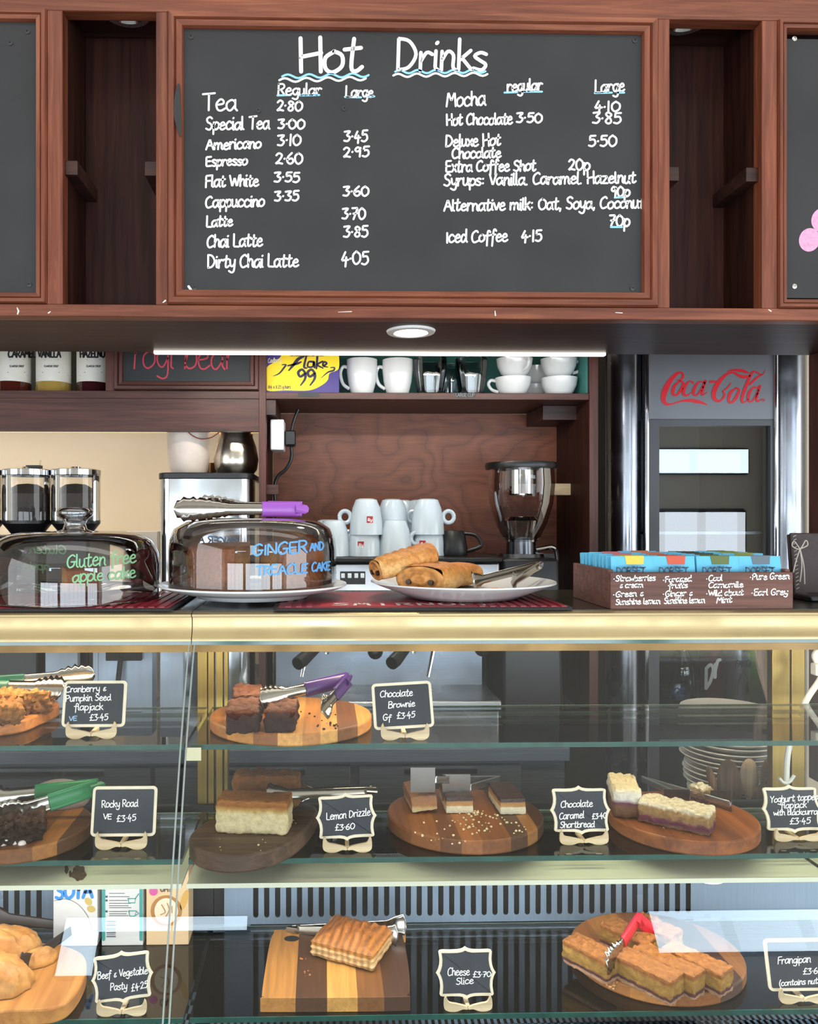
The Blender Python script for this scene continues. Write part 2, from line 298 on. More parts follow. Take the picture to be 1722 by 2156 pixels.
def ribbon(mb, pts, wd, mp):                                        # a flat pen line, round at both ends; widths in the unit of pts
    pts = [p for i, p in enumerate(pts) if i == 0 or (abs(p[0]-pts[i-1][0])+abs(p[1]-pts[i-1][1])) > 1e-6]
    if len(pts) < 2: pts = [pts[0], (pts[0][0]+wd*.05,)+tuple(pts[0][1:])]
    n = len(pts); ws = [(p[2] if len(p) > 2 else wd)/2 for p in pts]; L = []; Rr = []; T = []
    for i in range(n):
        a = pts[max(i-1, 0)]; b = pts[min(i+1, n-1)]; dx, dy = b[0]-a[0], b[1]-a[1]; m = math.hypot(dx, dy) or 1; T.append((dx/m, dy/m))
    for i, p in enumerate(pts):
        nx, ny = -T[i][1], T[i][0]; L.append((p[0]+nx*ws[i], p[1]+ny*ws[i])); Rr.append((p[0]-nx*ws[i], p[1]-ny*ws[i]))
    b0 = len(mb.v); out = []
    for i in range(n): out += [L[i], Rr[i]]
    fs = [(2*i, 2*i+1, 2*i+3, 2*i+2) for i in range(n-1)]
    for e, sg in ((0, -1), (n-1, 1)):
        base = len(out); p = pts[e]; t = T[e]; nx, ny = -t[1], t[0]
        ring = [(p[0]+(nx*cos(q)+t[0]*sg*sin(q))*ws[e], p[1]+(ny*cos(q)+t[1]*sg*sin(q))*ws[e]) for q in (pi/4, pi/2, 3*pi/4)]
        out += ring; fs.append((2*e, base, base+1, base+2, 2*e+1) if sg > 0 else (2*e+1, base+2, base+1, base, 2*e))
    mb.add([mp(x, y) for x, y in out], fs)
def corner(pts):                                                    # straight strokes keep their corners
    out = [pts[0]]
    for a, b, c in zip(pts, pts[1:], pts[2:]):
        out += [(b[0]+(a[0]-b[0])*.06, b[1]+(a[1]-b[1])*.06), (b[0]+(c[0]-b[0])*.06, b[1]+(c[1]-b[1])*.06)]
    return out+[pts[-1]]
RND = random.Random(3)
def write(mb, s, x0, base, x1, cap, mp, wd, base2=None, jit=1, slant=.05):
    """s written from x0 to x1 on the line base..base2, capitals cap tall; mp carries (x, y) to the surface"""
    tot = sum(G[c][0] for c in s); k = (x1-x0)/tot; v = cap/16; cur = 0; base2 = base if base2 is None else base2
    for c in s:
        w_, st = G[c]; dy = RND.uniform(-.5, .5)*v*jit; sy = 1+RND.uniform(-.06, .06)*jit; sl = slant+RND.uniform(-.05, .05)*jit
        for pts, straight in st:
            q = []
            for x, y in (corner(pts) if straight else crom(pts, 4)):
                y *= sy; xx = cur+x+y*sl*.6; f = xx/tot; q.append((x0+k*xx, base+(base2-base)*f-v*y+dy))
            ribbon(mb, q, wd, mp)
        cur += w_
def wave(mb, x0, x1, y, amp, n, wd, mp, y2=None):
    y2 = y if y2 is None else y2
    ribbon(mb, [(x0+(x1-x0)*i/(n*8), y+(y2-y)*i/(n*8)+amp*sin(2*pi*i/8)) for i in range(n*8+1)], wd, mp)
def on_plane(y): return lambda a, b: P(a, b, y)
def on_any(p0, n, off=.0006): return lambda a, b: HP(a, b, p0, n)-n*0+(EYE-HP(a, b, p0, n)).normalized()*off
def on_cyl(c, r, far=False, off=.0008):
    def f(a, b):
        d = ray(a, b); A = d.x*d.x+d.y*d.y; Bq = -2*(d.x*c[0]+d.y*c[1]); C = c[0]**2+c[1]**2-(r+off)**2; disc = max(0, Bq*Bq-4*A*C)
        t = (-Bq+(math.sqrt(disc) if far else -math.sqrt(disc)))/(2*A); return EYE+d*t
    return f
# ------------------------------------------------------------------ the room
XL, XR, YF, YB, ZC = -2.9, 4.3, -3.2, 2.75, 2.8
YELLOW = plain('warm_cream_wall_paint', '#d9c8ae', .6, var=.05, vs=3, bump=.05)
WALLP = plain('pale_wall_paint', '#d8d2c6', .7, var=.03, vs=3)
TILE = plain('grey_floor_tile', '#77736d', .4, var=.1, vs=5)
struct(B(XL, XR, YF, YB, -.1, 0).build('floor', TILE)); struct(B(XL, XR, YF, YB, ZC, ZC+.1).build('ceiling', WALLP))
struct(B(XL-.1, XR+.1, YB, YB+.1, 0, ZC).build('wall_back', YELLOW))
struct(B(XL-.1, XL, YF, YB, 0, ZC).build('wall_left', WALLP)); struct(B(XR, XR+.1, YF, YB, 0, ZC).build('wall_right', WALLP))
m = MB(); wins = [(-1.62, -1.40, 1.78, 2.09), (-1.40, -.48, 2.01, 2.09), (2.09, 4.13, 1.86, 2.09), (-2.6, -.75, .15, 1.5), (-.5, 2.2, .15, 1.5), (2.5, 4.1, .15, 1.5)]  # unseen openings: upper shaped for case reflections, low ones added for dome reflections
def row(z0, z1, ops):
    x = XL
    for a, b in ops+[(XR, XR)]: 
        if a > x: m.box(x, a, YF-.1, YF, z0, z1)
        x = b
row(0, .15, []); row(.15, 1.5, [(a, b) for a, b, c, d in wins[3:]]); row(1.5, 1.78, []); row(1.78, 1.86, [wins[0][:2]]); row(1.86, 2.01, [wins[0][:2], wins[2][:2]]); row(2.01, 2.09, [w_[:2] for w_ in wins[:3]]); row(2.09, ZC, [])
struct(m.build('wall_front', WALLP))
for i, (a, b, z0, z1) in enumerate(wins):
    m = MB(); n = (1, 1, 4)[i] if i < 3 else max(3, round((b-a)/.45))
    for k in range(n+1):
        q = a+(b-a)*k/n; m.box(q-.02, q+.02, YF-.06, YF+.03, z0, z1)
    m.box(a, b, YF-.06, YF+.03, z0-.015, z0+.015); m.box(a, b, YF-.06, YF+.03, z1-.015, z1+.015)
    struct(m.build('window_%d' % (i+1), plain('dark_window_frame', '#2a2725', .4)))

# ------------------------------------------------------------------ canopy with the menu boards
D0 = 1.444
cx = lambda px: X(px, D0); zc_ = lambda py: Z(py, D0)
can = thing('bar_canopy', 'reddish wooden canopy over the counter holding the chalkboards and two narrow niches', 'canopy', (0, D0, zc_(670)))
zb0, zb1, zt0, zt1 = zc_(671), zc_(645), zc_(32), zc_(-60)
xa, xb = -1.35, 1.75
B(xa, xb, D0, D0+.03, zt0, zt1).build('top_rail', WF, can, .002)
B(xa, xb, D0-.002, D0+.03, zb0, zb1).build('bottom_rail', WF, can, .002)
for a, b in ((99, 132), (328, 353), (1385, 1410), (1604, 1637)):
    B(cx(a), cx(b), D0, D0+.03, zb1, zt0).build('stile', WV, can, .0015)
def frame(x0, x1, z0, z1, w_, y, parent, mats, name='panel_frame', prof=None):   # mitred moulding
    prof = prof or [(0, -.001), (.1, -.006), (.42, -.006), (.5, -.001), (.58, -.004), (.92, -.003), (1, .004)]
    for side in range(4):
        m = MB(); vs = []
        for t, d in prof+[(1, .016), (0, .016)]:
            o = w_*t
            c = [(x0+o, z0+o), (x1-o, z0+o), (x1-o, z1-o), (x0+o, z1-o)]; a, b = c[side], c[(side+1) % 4]
            vs += [(a[0], y+d, a[1]), (b[0], y+d, b[1])]
        n = len(vs)//2; m.add(vs, [(2*i, 2*i+1, (2*i+3) % (2*n), (2*i+2) % (2*n)) for i in range(n)])
        m.build(name, mats[side % 2], parent, smooth=False, fix=True)
FW = cx(386)-cx(353)
frame(cx(353), cx(1385), zc_(644), zc_(31), FW, D0, can, (WF, WV))
frame(-1.3, cx(99), zc_(644), zc_(31), cx(99)-cx(75), D0, can, (WF, WV))
frame(cx(1637), 1.7, zc_(644), zc_(31), cx(1656)-cx(1637), D0, can, (WF, WV))
DN = D0/.9115
for a, b in ((132, 328), (1410, 1604)):
    x0, x1 = cx(a), cx(b)
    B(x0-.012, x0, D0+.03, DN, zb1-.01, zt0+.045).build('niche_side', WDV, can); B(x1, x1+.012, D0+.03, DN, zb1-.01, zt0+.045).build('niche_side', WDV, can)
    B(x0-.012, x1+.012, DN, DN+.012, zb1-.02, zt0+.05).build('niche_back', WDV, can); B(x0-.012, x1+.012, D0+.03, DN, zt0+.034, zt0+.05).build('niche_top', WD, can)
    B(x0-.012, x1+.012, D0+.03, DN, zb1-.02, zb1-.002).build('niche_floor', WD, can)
    for xx, s in ((x0, 1), (x1, -1)):
        B(min(xx, xx+s*.023), max(xx, xx+s*.023), D0+.012, DN-.001, zc_(369), zc_(339)).build('shelf_runner', WD, can, .001)
    c = P((a+b)/2+(35 if a < 500 else -60), 42, D0+.05); c.z = zt0+.034
    m = MB(); m.lathe([(.03, -.001), (.034, -.006), (.045, -.006), (.048, 0)], c, 32); m.build('spotlight_ring', CHROME, can)
    MB().lathe([(0, .0), (.03, -.0015)], c, 24).build('spotlight_lens', plain('dim_lamp_lens', '#8d86a8', .1), can)
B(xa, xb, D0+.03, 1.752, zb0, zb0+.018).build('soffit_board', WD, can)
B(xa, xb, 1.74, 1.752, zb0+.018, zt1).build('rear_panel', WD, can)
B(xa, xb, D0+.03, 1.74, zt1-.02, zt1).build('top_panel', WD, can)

CHW = plain('chalk_smear', '#4d4e4f', .8)
def screws(par, pts, y, mat):
    for px, py in pts:
        c = P(px, py, y); m = MB(Matrix.Translation(c) @ Matrix.Rotation(pi/2, 4, 'X')); m.lathe([(.0048, 0), (.0046, .0012), (.002, .0018), (.0016, .0006), (0, .0006)], n=14); m.build('screw', mat, par)
YB0 = D0+.006
def chalkboard(px0, px1, py0, py1, label):
    x0, x1 = cx(px0)-.002, cx(px1)+.002; z0, z1 = zc_(py1)-.002, zc_(py0)+.002
    o = B(x0, x1, YB0, YB0+.008, z0, z1).build('chalkboard', CHALK); props(o, label, 'chalkboard'); return o
bd = chalkboard(386, 1356, 64, 625, 'large chalkboard listing hot drinks and prices in white handwriting')
DS = plain('dark_painted_screw', '#2b2b2c', .4)
screws(bd, [(402, 78), (1336, 86), (410, 606), (1331, 607), (544, 233), (725, 229)], YB0, DS)
TX = on_plane(YB0-.0005)
ink = MB(); blu = MB()
def T(s, x0, b, x1, cap, w_=4.6, b2=None, **k): write(ink, s, x0, b, x1, cap, TX, w_*.84, b2, **k)
write(ink, 'Hot', 626, 152, 764, 70, TX, 8.5); write(ink, 'Drinks', 832, 148, 1026, 62, TX, 7.5)
wave(blu, 594, 776, 161, -4, 4, 4.5, TX, 158); wave(ink, 588, 770, 169, -4, 4, 4.5, TX, 165); wave(blu, 832, 1022, 151, -3.5, 5, 4.5, TX, 150); wave(ink, 828, 1026, 159, -3.5, 5, 4.5, TX, 156)
T('Regular', 584, 200, 677, 23); T('Large', 727, 204, 786, 22)
for a, b, y, y2 in ((584, 612, 201, 200), (632, 672, 201, 200), (726, 760, 204, 205), (774, 788, 204, 203), (1062, 1089, 195, 194), (1100, 1141, 193, 193), (1252, 1288, 196, 195), (1300, 1314, 195, 195), (1294, 1312, 416, 415), (1286, 1309, 478, 478)):
    ribbon(blu, [(a, y), (b, y2)], 4.2, TX)
T('Tea', 426, 232, 500, 36, 5)
for s, x0, b, x1, c in (('2.80', 582, 233, 637, 22), ('3.00', 584, 271, 642, 22), ('3.10', 583, 306, 634, 24), ('2.60', 579, 345, 638, 24), ('3.55', 576, 383, 632, 22), ('3.35', 577, 423, 630, 22),
                        ('3.45', 723, 298, 775, 24), ('2.95', 722, 330, 778, 22), ('3.60', 721, 413, 777, 22), ('3.70', 719, 461, 770, 24), ('3.85', 722, 499, 776, 24), ('4.05', 717, 557, 777, 28),
                        ('4.10', 1250, 235, 1306, 22), ('3.85', 1246, 260, 1309, 24), ('3.50', 1086, 258, 1142, 22), ('5.50', 1238, 308, 1299, 24), ('20p', 1196, 358, 1242, 24), ('90p', 1285, 414, 1326, 22), ('70p', 1282, 476, 1326, 24), ('4.15', 1096, 508, 1142, 24)):
    T(s, x0, b, x1, c, 5)
for s, x0, b, x1, c in (('Special Tea', 433, 274, 568, 26), ('Americano', 433, 315, 550, 22), ('Espresso', 433, 350, 521, 20), ('Flat White', 432, 394, 545, 24), ('Cappuccino', 432, 437, 557, 24), ('Latte', 434, 478, 490, 22),
                        ('Chai Latte', 435, 521, 553, 26), ('Dirty Chai Latte', 436, 564, 629, 26)):
    T(s, x0, b, x1, c, 4.8, b-3)
for s, x0, b, x1, c in (('Mocha', 939, 224, 1023, 30), ('regular', 1067, 193, 1142, 24), ('Large', 1252, 195, 1315, 26), ('Hot Chocolate', 939, 264, 1079, 24), ('Deluxe Hot', 937, 309, 1054, 24), ('Chocolate', 951, 334, 1055, 22),
                        ('Extra Coffee Shot', 938, 362, 1128, 23), ('Syrups: Vanilla_ Caramel_ Hazelnut', 934, 391, 1339, 24), ('Alternative milk: Oat, Soya, Coconut', 934, 444, 1357, 24), ('Iced Coffee', 939, 511, 1069, 25)):
    T(s, x0, b, x1, c, 4.8, b-(6 if len(s) > 20 else 3))
ribbon(ink, [(397, 603), (404, 613)], 5, TX)
ink.build('lettering', INK, bd, label='white handwritten menu'); blu.build('underline', BLUEINK, bd, label='pale blue pen lines')
b2 = chalkboard(-260, 75, 55, 617, 'blank chalkboard at the far left end of the canopy'); screws(b2, [(58, 67), (62, 599), (22, 91)], YB0, DS)
b3 = chalkboard(1656, 2000, 69, 618, 'chalkboard with pink petals at the far right end of the canopy'); screws(b3, [(1672, 82), (1672, 603)], YB0, plain('bare_screw', '#c9c7c2', .3, 1))
PINK = plain('pink_chalk', '#d99fc0', .8, var=.15, vs=160)
for px, py, rx, ry, t in ((1704, 505, 22, 25, .3), (1735, 463, 26, 28, .9), (1760, 510, 24, 26, -.3)):
    m = MB(); m.add([on_plane(YB0-.0005)(px+rx*cos(a)*cos(t)-ry*sin(a)*sin(t), py+rx*cos(a)*sin(t)+ry*sin(a)*cos(t)) for a in [2*pi*i/28 for i in range(28)]], [tuple(range(28))]); m.build('petal', PINK, b3)

FL = plain('white_paint_fleck', '#d8cfc8', .7); m = MB(); mp = on_plane(D0-.0025)
for q in ([(36, 648, 2), (39, 655, 4), (37, 661, 3)], [(102, 659, 3), (106, 656, 2)], [(343, 637, 2), (348, 633, 4)], [(1042, 655, 2), (1043, 664, 3)], [(1618, 652, 2), (1623, 655, 3)], [(712, 657, 1), (740, 656, 2)], [(1296, 658, 1.5), (1310, 659, 2)]): ribbon(m, q, 3, mp)
m.build('paint_fleck', FL, can); m = MB(); ribbon(m, crom([(376, 178, 5), (374, 200, 12), (373, 235, 15), (376, 262, 12), (380, 285, 4)], 5), 10, on_plane(D0-.0068)); m.build('paint_smudge', CHALK, can, label='black board paint smudged over the frame')
# recessed lamp in the soffit and the strip light behind it
dl = thing('downlight', 'lit round downlight in the dark underside of the canopy', 'downlight', P(865, 700, 1.54)); q = dl.location.copy(); q.z = zb0; dl.location = q
MB().lathe([(.031, -.001), (.034, -.005), (.046, -.004), (.048, 0)], q, 40).build('bezel', plain('white_lamp_bezel', '#e8e8e6', .3), dl)
MB().lathe([(0, -.0015), (.031, -.0025)], q, 32).build('lens', plain('lit_lamp_lens', '#fff6e6', .3, emit=7), dl)
spot('downlight_beam', (q.x, q.y, q.z-.012), 5, (1, .9, .74), 120, rad=.03)
sl = B(X(325, 1.745), X(1273, 1.745), 1.738, 1.752, zb0-.0055, zb0).build('strip_light', plain('lit_strip_diffuser', '#fff3df', .3, emit=3)); props(sl, 'thin lit strip light along the rear lower edge of the canopy', 'strip light')
area('strip_light_glow', (X(800, 1.76), 1.765, zb0-.012), (R(35), 0, 0), .95, .012, 2.0, (1, .94, .84))
p = B(X(1703, 1.75), X(1745, 1.75), 1.70, 1.752, .86, zb0).build('support_post', WMV, None, .002); props(p, 'reddish wooden post under the right end of the canopy', 'post')

# ------------------------------------------------------------------ back bar shelving
DB = 2.0
bx = lambda px: X(px, DB); bz = lambda py: Z(py, DB, 600)
ZW = .94                                                             # worktop of the back counter
sh = thing('back_bar_shelving', 'dark wooden shelving behind the counter with a plywood back and a cup shelf', 'shelving', (bx(545), DB, ZW))
ztop = zb0+.12
B(bx(545), bx(560), DB, DB+.035, ZW, ztop).build('post', WMV, sh, .001); B(bx(1240), bx(1258), DB, DB+.29, ZW, ztop).build('side_panel', WDV, sh, .001)
B(bx(1240), bx(1258), DB-.004, DB, ZW, ztop).build('post', WMV, sh)
B(bx(547), bx(559), DB+.035, 2.29, ZW, ztop).build('side_panel', WDV, sh)
B(bx(560), bx(1240), DB, 2.28, bz(840), bz(826)).build('cup_shelf', WM, sh, .001)
def plywood():
    t = NT('swirled_plywood'); b = t.bsdf(.45, 0, .4); uv = t.coord('Object', (1.6, 1, 2.6)); n1 = t.n('ShaderNodeTexNoise', _Scale=1.7, _Detail=2.0); t.l(uv, n1.inputs['Vector'])
    wv = t.n('ShaderNodeMath', operation='MULTIPLY'); wv.inputs[1].default_value = 15; t.l(n1.outputs['Fac'], wv.inputs[0]); fr = t.n('ShaderNodeMath', operation='FRACT'); t.l(wv.outputs[0], fr.inputs[0])
    r = t.ramp([(0, '#6a3a27'), (.5, '#7d4830'), (.9, '#70402a'), (1, '#5c3324')]); t.l(fr.outputs[0], r.inputs[0])
    n2 = t.n('ShaderNodeTexNoise', _Scale=1.0, _Detail=5.0); t.l(t.coord('Object', (14, 14, 160)), n2.inputs['Vector']); mx = t.n('ShaderNodeMix', data_type='RGBA', blend_type='MULTIPLY'); mx.inputs['Factor'].default_value = .6
    r2 = t.ramp([(.3, (.6, .6, .6, 1)), (.7, (1.1, 1.1, 1.1, 1))]); t.l(n2.outputs['Fac'], r2.inputs[0]); t.l(r.outputs[0], mx.inputs['A']); t.l(r2.outputs[0], mx.inputs['B']); t.l(mx.outputs['Result'], b.inputs['Base Color']); return t.m
B(bx(560), bx(1240), 2.28, 2.295, Z(1166, 2.28), bz(841)).build('back_panel', plywood(), sh)
B(bx(560), bx(1240), 2.28, 2.295, bz(838), ztop).build('upper_back', plain('teal_paint', '#3f7f78', .6), sh, label='teal painted back of the cup shelf')
B(bx(1236), bx(1240), DB+.01, 2.28, bz(824), ztop).build('upper_side', plain('teal_paint', '#3f7f78', .6), sh)
B(bx(560), bx(1240), 2.30, 2.31, ZW, Z(1160, 2.3)).build('splashback', plain('grey_white_splashback', '#a9adad', .35), sh)
B(X(1170, 2.1), X(1238, 2.1), 2.15, 2.17, Z(1042, 2.15), Z(1018, 2.15)).build('batten', PALEWOOD, sh)
B(bx(560), bx(585), DB+.02, 2.05, bz(1040), bz(1020)).build('batten', WM, sh)
B(bx(560), bx(580), DB+.01, 2.24, bz(872), bz(841)).build('bracket', WD, sh); B(bx(1166), bx(1240), DB+.1, 2.27, bz(872), bz(841)).build('bracket', WD, sh)
CARD = plain('black_shelf_label', '#17181a', .5)
for a, b, y in ((627, 672, 831), (957, 1001, 831)):
    l = B(bx(a), bx(b), DB-.0015, DB, bz(y+5), bz(y-5)).build('shelf_label', CARD, sh)
m = MB(); write(m, 'LARGE CUP', 959, 835, 999, 7, on_plane(DB-.0019), 1); m.build('shelf_lettering', plain('faint_grey_ink', '#6d6f70', .7), sh)
# left half: syrup shelf, small framed board and apron
B(-1.7, bx(545), DB, DB+.03, bz(840), bz(824)).build('lower_rail', WM, sh, .001)
B(-1.7, bx(222), DB+.03, 2.25, bz(830), bz(824)).build('syrup_shelf', WM, sh)
B(-1.7, bx(545), DB+.004, DB+.03, bz(908), bz(840)).build('apron_panel', WM, sh)
B(bx(222), bx(240), DB, DB+.03, bz(824), ztop).build('stile', WMV, sh, .001); B(bx(226), bx(238), DB+.03, 2.25, bz(824), ztop).build('divider', WDV, sh)
B(-1.7, bx(226), 2.24, 2.25, bz(824), ztop).build('syrup_back', plain('grey_recess_paint', '#6b6b62', .7), sh)
frame(bx(240), bx(545), bz(822), ztop, bx(259)-bx(240), DB, sh, (WM, WMV))
yb = B(bx(257), bx(527), DB+.005, DB+.012, bz(807), ztop-.02).build('small_chalkboard', plain('black_chalkboard_paint', '#1c2023', .6, var=.2, vs=9)); props(yb, 'small framed black chalkboard with red handwriting beside the syrup bottles', 'chalkboard')
m = MB(); write(m, 'Yogi bear', 268, 775, 498, 58, on_plane(DB+.0044), 3.4, 776); m.build('lettering', plain('red_chalk', '#b03a4a', .8), yb)

# warm under-shelf lamp lighting the cream wall
ul = B(-1.6, bx(540), 2.10, 2.13, bz(900), bz(893)).build('under_shelf_lamp', plain('warm_lamp_tube', '#ffd9a0', .4, emit=1.2)); props(ul, 'slim warm lamp under the wooden apron lighting the cream wall', 'lamp')
area('under_shelf_glow', ((-1.6+bx(540))/2, 2.14, bz(905)), (R(30), 0, 0), 1.4, .03, 6, (1, .88, .72))
# back counter
bc = thing('back_counter', 'steel fronted back counter under the coffee machine', 'counter', (0, 1.72, 0))
xbc = X(1200, 1.72)
B(-1.8, xbc, 1.72, 2.72, ZW-.03, ZW).build('worktop', BLUESTEELD, bc, .002); B(-1.8, xbc, 1.76, 2.70, .08, ZW-.03).build('carcass', BLUESTEELD, bc)
for a, b in ((-1.75, -.95), (-.93, -.38), (-.37, .06), (.08, .44)):
    d = B(a, b, 1.745, 1.76, ZW-.17, ZW-.045).build('drawer', BLUESTEELD, bc, .002); B(a+.1, b-.1, 1.735, 1.745, ZW-.06, ZW-.05).build('handle', CHROME, d)
    B(a, b, 1.745, 1.76, .12, ZW-.185).build('door', BLUESTEELD, bc, .002)
# ------------------------------------------------------------------ cup shelf
ZS = bz(826)
fb = thing('chocolate_flake_box', 'yellow and purple cardboard box of chocolate flakes at the left end of the cup shelf', 'box', (X(638, 2.04), 2.04, ZS))
xf0, xf1, yf = X(561, 2.03), X(714, 2.03), 2.03
PURPLE = plain('purple_card', '#3a2a7c', .45); YEL = plain('yellow_print', '#f2d414', .5)
B(xf0, xf1, yf, yf+.12, ZS, ZS+.125).build('carton', PURPLE, fb, .001)
pl = on_plane(yf-.0006); m = MB()
sw = crom([(593, 742), (590, 752), (575, 764), (562, 774), (562, 800), (562, 822), (600, 822), (650, 822), (676, 812), (690, 800), (694, 786), (713, 776), (713, 742)], 4)
m.add([pl(a, b) for a, b in sw], [tuple(range(len(sw)-1, -1, -1))]); m.build('yellow_panel', YEL, fb)
pl2 = on_plane(yf-.0012); m = MB()
for st in ([(608, 780, 3), (618, 768, 6), (628, 756, 7), (640, 750, 4)], [(606, 770, 3), (624, 766, 5), (634, 762, 3)], [(645, 750, 4), (640, 772, 5), (646, 775, 3)], [(660, 762, 5), (650, 762, 4), (648, 772, 4), (658, 772, 4), (661, 762, 5), (662, 774, 4)],
           [(668, 752, 5), (666, 776, 4)], [(679, 761, 4), (668, 768, 4), (680, 775, 3)], [(682, 770, 4), (688, 765, 4), (682, 762, 4), (680, 770, 4), (690, 773, 2)]):
    ribbon(m, crom(st, 4), 3, pl2)
for dx in (0, 20): ribbon(m, crom([(643+dx, 786, 5), (636+dx, 778, 5), (628+dx, 784, 6), (632+dx, 793, 5), (642+dx, 788, 6), (642+dx, 798, 5), (633+dx, 811, 3)], 5), 5, pl2)
ribbon(m, crom([(575, 792, 1), (588, 786, 3), (598, 774, 4), (602, 768, 3), (594, 768, 2)], 4), 3, pl2); ribbon(m, crom([(676, 796, 1), (690, 784, 3), (702, 780, 4), (704, 774, 3), (696, 774, 2)], 4), 3, pl2)
write(m, '144 x 8_25 g bars', 564, 818, 612, 7, pl2, 1); write(m, 'The crumbliest, flakiest milk chocolate', 610, 750, 682, 4, pl2, .7)
m.build('printing', plain('navy_print', '#17133f', .5), fb); m = MB(); write(m, 'Cadbury', 564, 764, 592, 9, pl2, 1.3, 761); m.build('maker_lettering', plain('cream_print', '#e9e2c8', .5), fb)

MUGP = [(0, .004), (.024, 0), (.026, .002), (.030, .012), (.037, .04), (.0405, .07), (.0405, .098), (.038, .099), (.038, .08), (.034, .03), (.02, .008), (0, .007)]
def mug(px, label, hand, D=2.08):
    c = P(px, 824, D); c.z = ZS; t = thing('mug', label, 'mug', c, 'tall white mugs on the cup shelf')
    MB().lathe(MUGP, c, 36).build('body', CHINA, t); m = MB(); s = hand
    m.tube([(c.x+s*x, c.y, c.z+z) for x, z in crom([(.037, .078), (.05, .08), (.057, .062), (.05, .035), (.033, .022)], 5)], .0045, 8); m.build('handle', CHINA, t)
mug(762, 'tall white mug next to the yellow and purple box', -1); mug(837, 'tall white mug next to the clear tumblers', -1)
DGLASS = thin_glass('dusky_tumbler_glass', (.78, .82, .83, 1), 2.2)
def tumbler(px, D, label, r=.046, h=.1):
    c = P(px, 824, D); c.z = ZS; t = thing('tumbler', label, 'glass', c, 'clear ribbed tumblers on the cup shelf'); m = MB()
    m.lathe([(0, .006), (r*.66, .004), (r*.72, 0), (r*.8, .02), (r, .07), (r, h), (r-.003, h), (r-.003, .07), (r*.7, .014), (0, .012)], c, 48, rad=lambda a, z: 1+.025*cos(a*12) if z < .08 else 1); m.build('bowl', DGLASS, t)
tumbler(906, 2.07, 'clear ribbed tumbler beside the tall mugs', .044); tumbler(948, 2.17, 'clear ribbed tumbler standing behind and between two others', .042); tumbler(992, 2.07, 'clear ribbed tumbler beside the stacked white cups', .042)
CUPP = [(0, .004), (.022, 0), (.025, .001), (.036, .012), (.0445, .03), (.0475, .05), (.0455, .05), (.042, .03), (.03, .012), (0, .009)]
def cup(px, z, label, hand, D=2.07, ang=0):
    c = P(px, 824, D); c.z = z; t = thing('cappuccino_cup', label, 'cup', c, 'wide white cups stacked on the cup shelf')
    MB().lathe(CUPP, c, 40).build('body', CHINA, t); m = MB(); dx, dy = cos(ang)*hand, sin(ang)
    m.tube([(c.x+dx*x, c.y+dy*x, c.z+z_) for x, z_ in crom([(.044, .043), (.058, .045), (.064, .034), (.055, .02), (.038, .014)], 5)], .0042, 8); m.build('handle', CHINA, t)
cup(1080, ZS, 'wide white cup at the bottom of the pair next to the tumblers', -1, ang=.1); cup(1083, ZS+.0505, 'wide white cup on top of the pair next to the tumblers', 1, ang=-1.2)
cup(1177, ZS, 'wide white cup at the bottom of the pair by the teal side', 1, ang=1.2); cup(1176, ZS+.0505, 'wide white cup on top of the pair by the teal side', 1, ang=.1)
cup(1128, ZS, 'wide white cup at the bottom of the pair standing behind the other pairs', -1, 2.19); cup(1130, ZS+.0505, 'wide white cup on top of the pair standing behind the other pairs', -1, 2.19)

# ------------------------------------------------------------------ syrup bottles
LABELP = plain('cream_paper_label', '#e6e2d6', .6, var=.03)
def syrup(x0, x1, word, col, label, wx0, wx1, extra):
    D = 2.1; c = P((x0+x1)/2, 824, D); c.z = bz(824); r = (x1-x0)/2*D/FP
    t = thing('syrup_bottle', label, 'bottle', c, 'flavour syrup bottles on the high shelf')
    MB().lathe([(0, .003), (r*.9, 0), (r, .004), (r, .03), (r*.985, .034), (r*.985, .15), (r*.7, .19), (r*.36, .215), (r*.34, .27), (0, .27)], c, 64, rad=lambda a, z: 1+.02*cos(a*22) if .002 < z < .032 else 1).build('body', plain('syrup_'+word.lower(), col, .08, 0, .7), t)
    MB().lathe([(r*1.0, .034), (r*1.0, .150)], c, 48).build('paper_label', LABELP, t)
    mp = on_cyl(c, r*1.0); m = MB(); write(m, word, wx0, 752, wx1, 14, mp, 3.4, jit=.2, slant=0)
    mm = (x0+x1)/2+extra; write(m, 'FLAVOUR SYRUP', mm-14, 773, mm+16, 4, mp, .8, jit=.1); ribbon(m, [(mm-14, 757.5), (mm+16, 757)], .6, mp); ribbon(m, [(mm-18, 784), (mm+18, 784)], 1.2, mp)
    m.build('printing', plain('black_print', '#151515', .5), t); m = MB(); ribbon(m, [(x0+5, 791), (x1-5, 791)], 2.4, mp); m.build('blue_band', plain('pale_blue_print', '#a9c6e2', .5), t)
    MB().lathe([(0, .29), (r*.4, .288), (r*.42, .262), (r*.36, .262)], c, 24).build('cap', BLACK, t)
syrup(-6, 63, 'CARAMEL', '#4d1d15', 'syrup bottle with dark red syrup labelled caramel', 17, 76, 6); syrup(78, 148, 'VANILLA', '#a88b46', 'syrup bottle with pale golden syrup labelled vanilla', 80, 128, -6); syrup(163, 229, 'HAZELNUT', '#3a1519', 'syrup bottle with dark plum syrup labelled hazelnut beside the small chalkboard', 168, 229, 0)

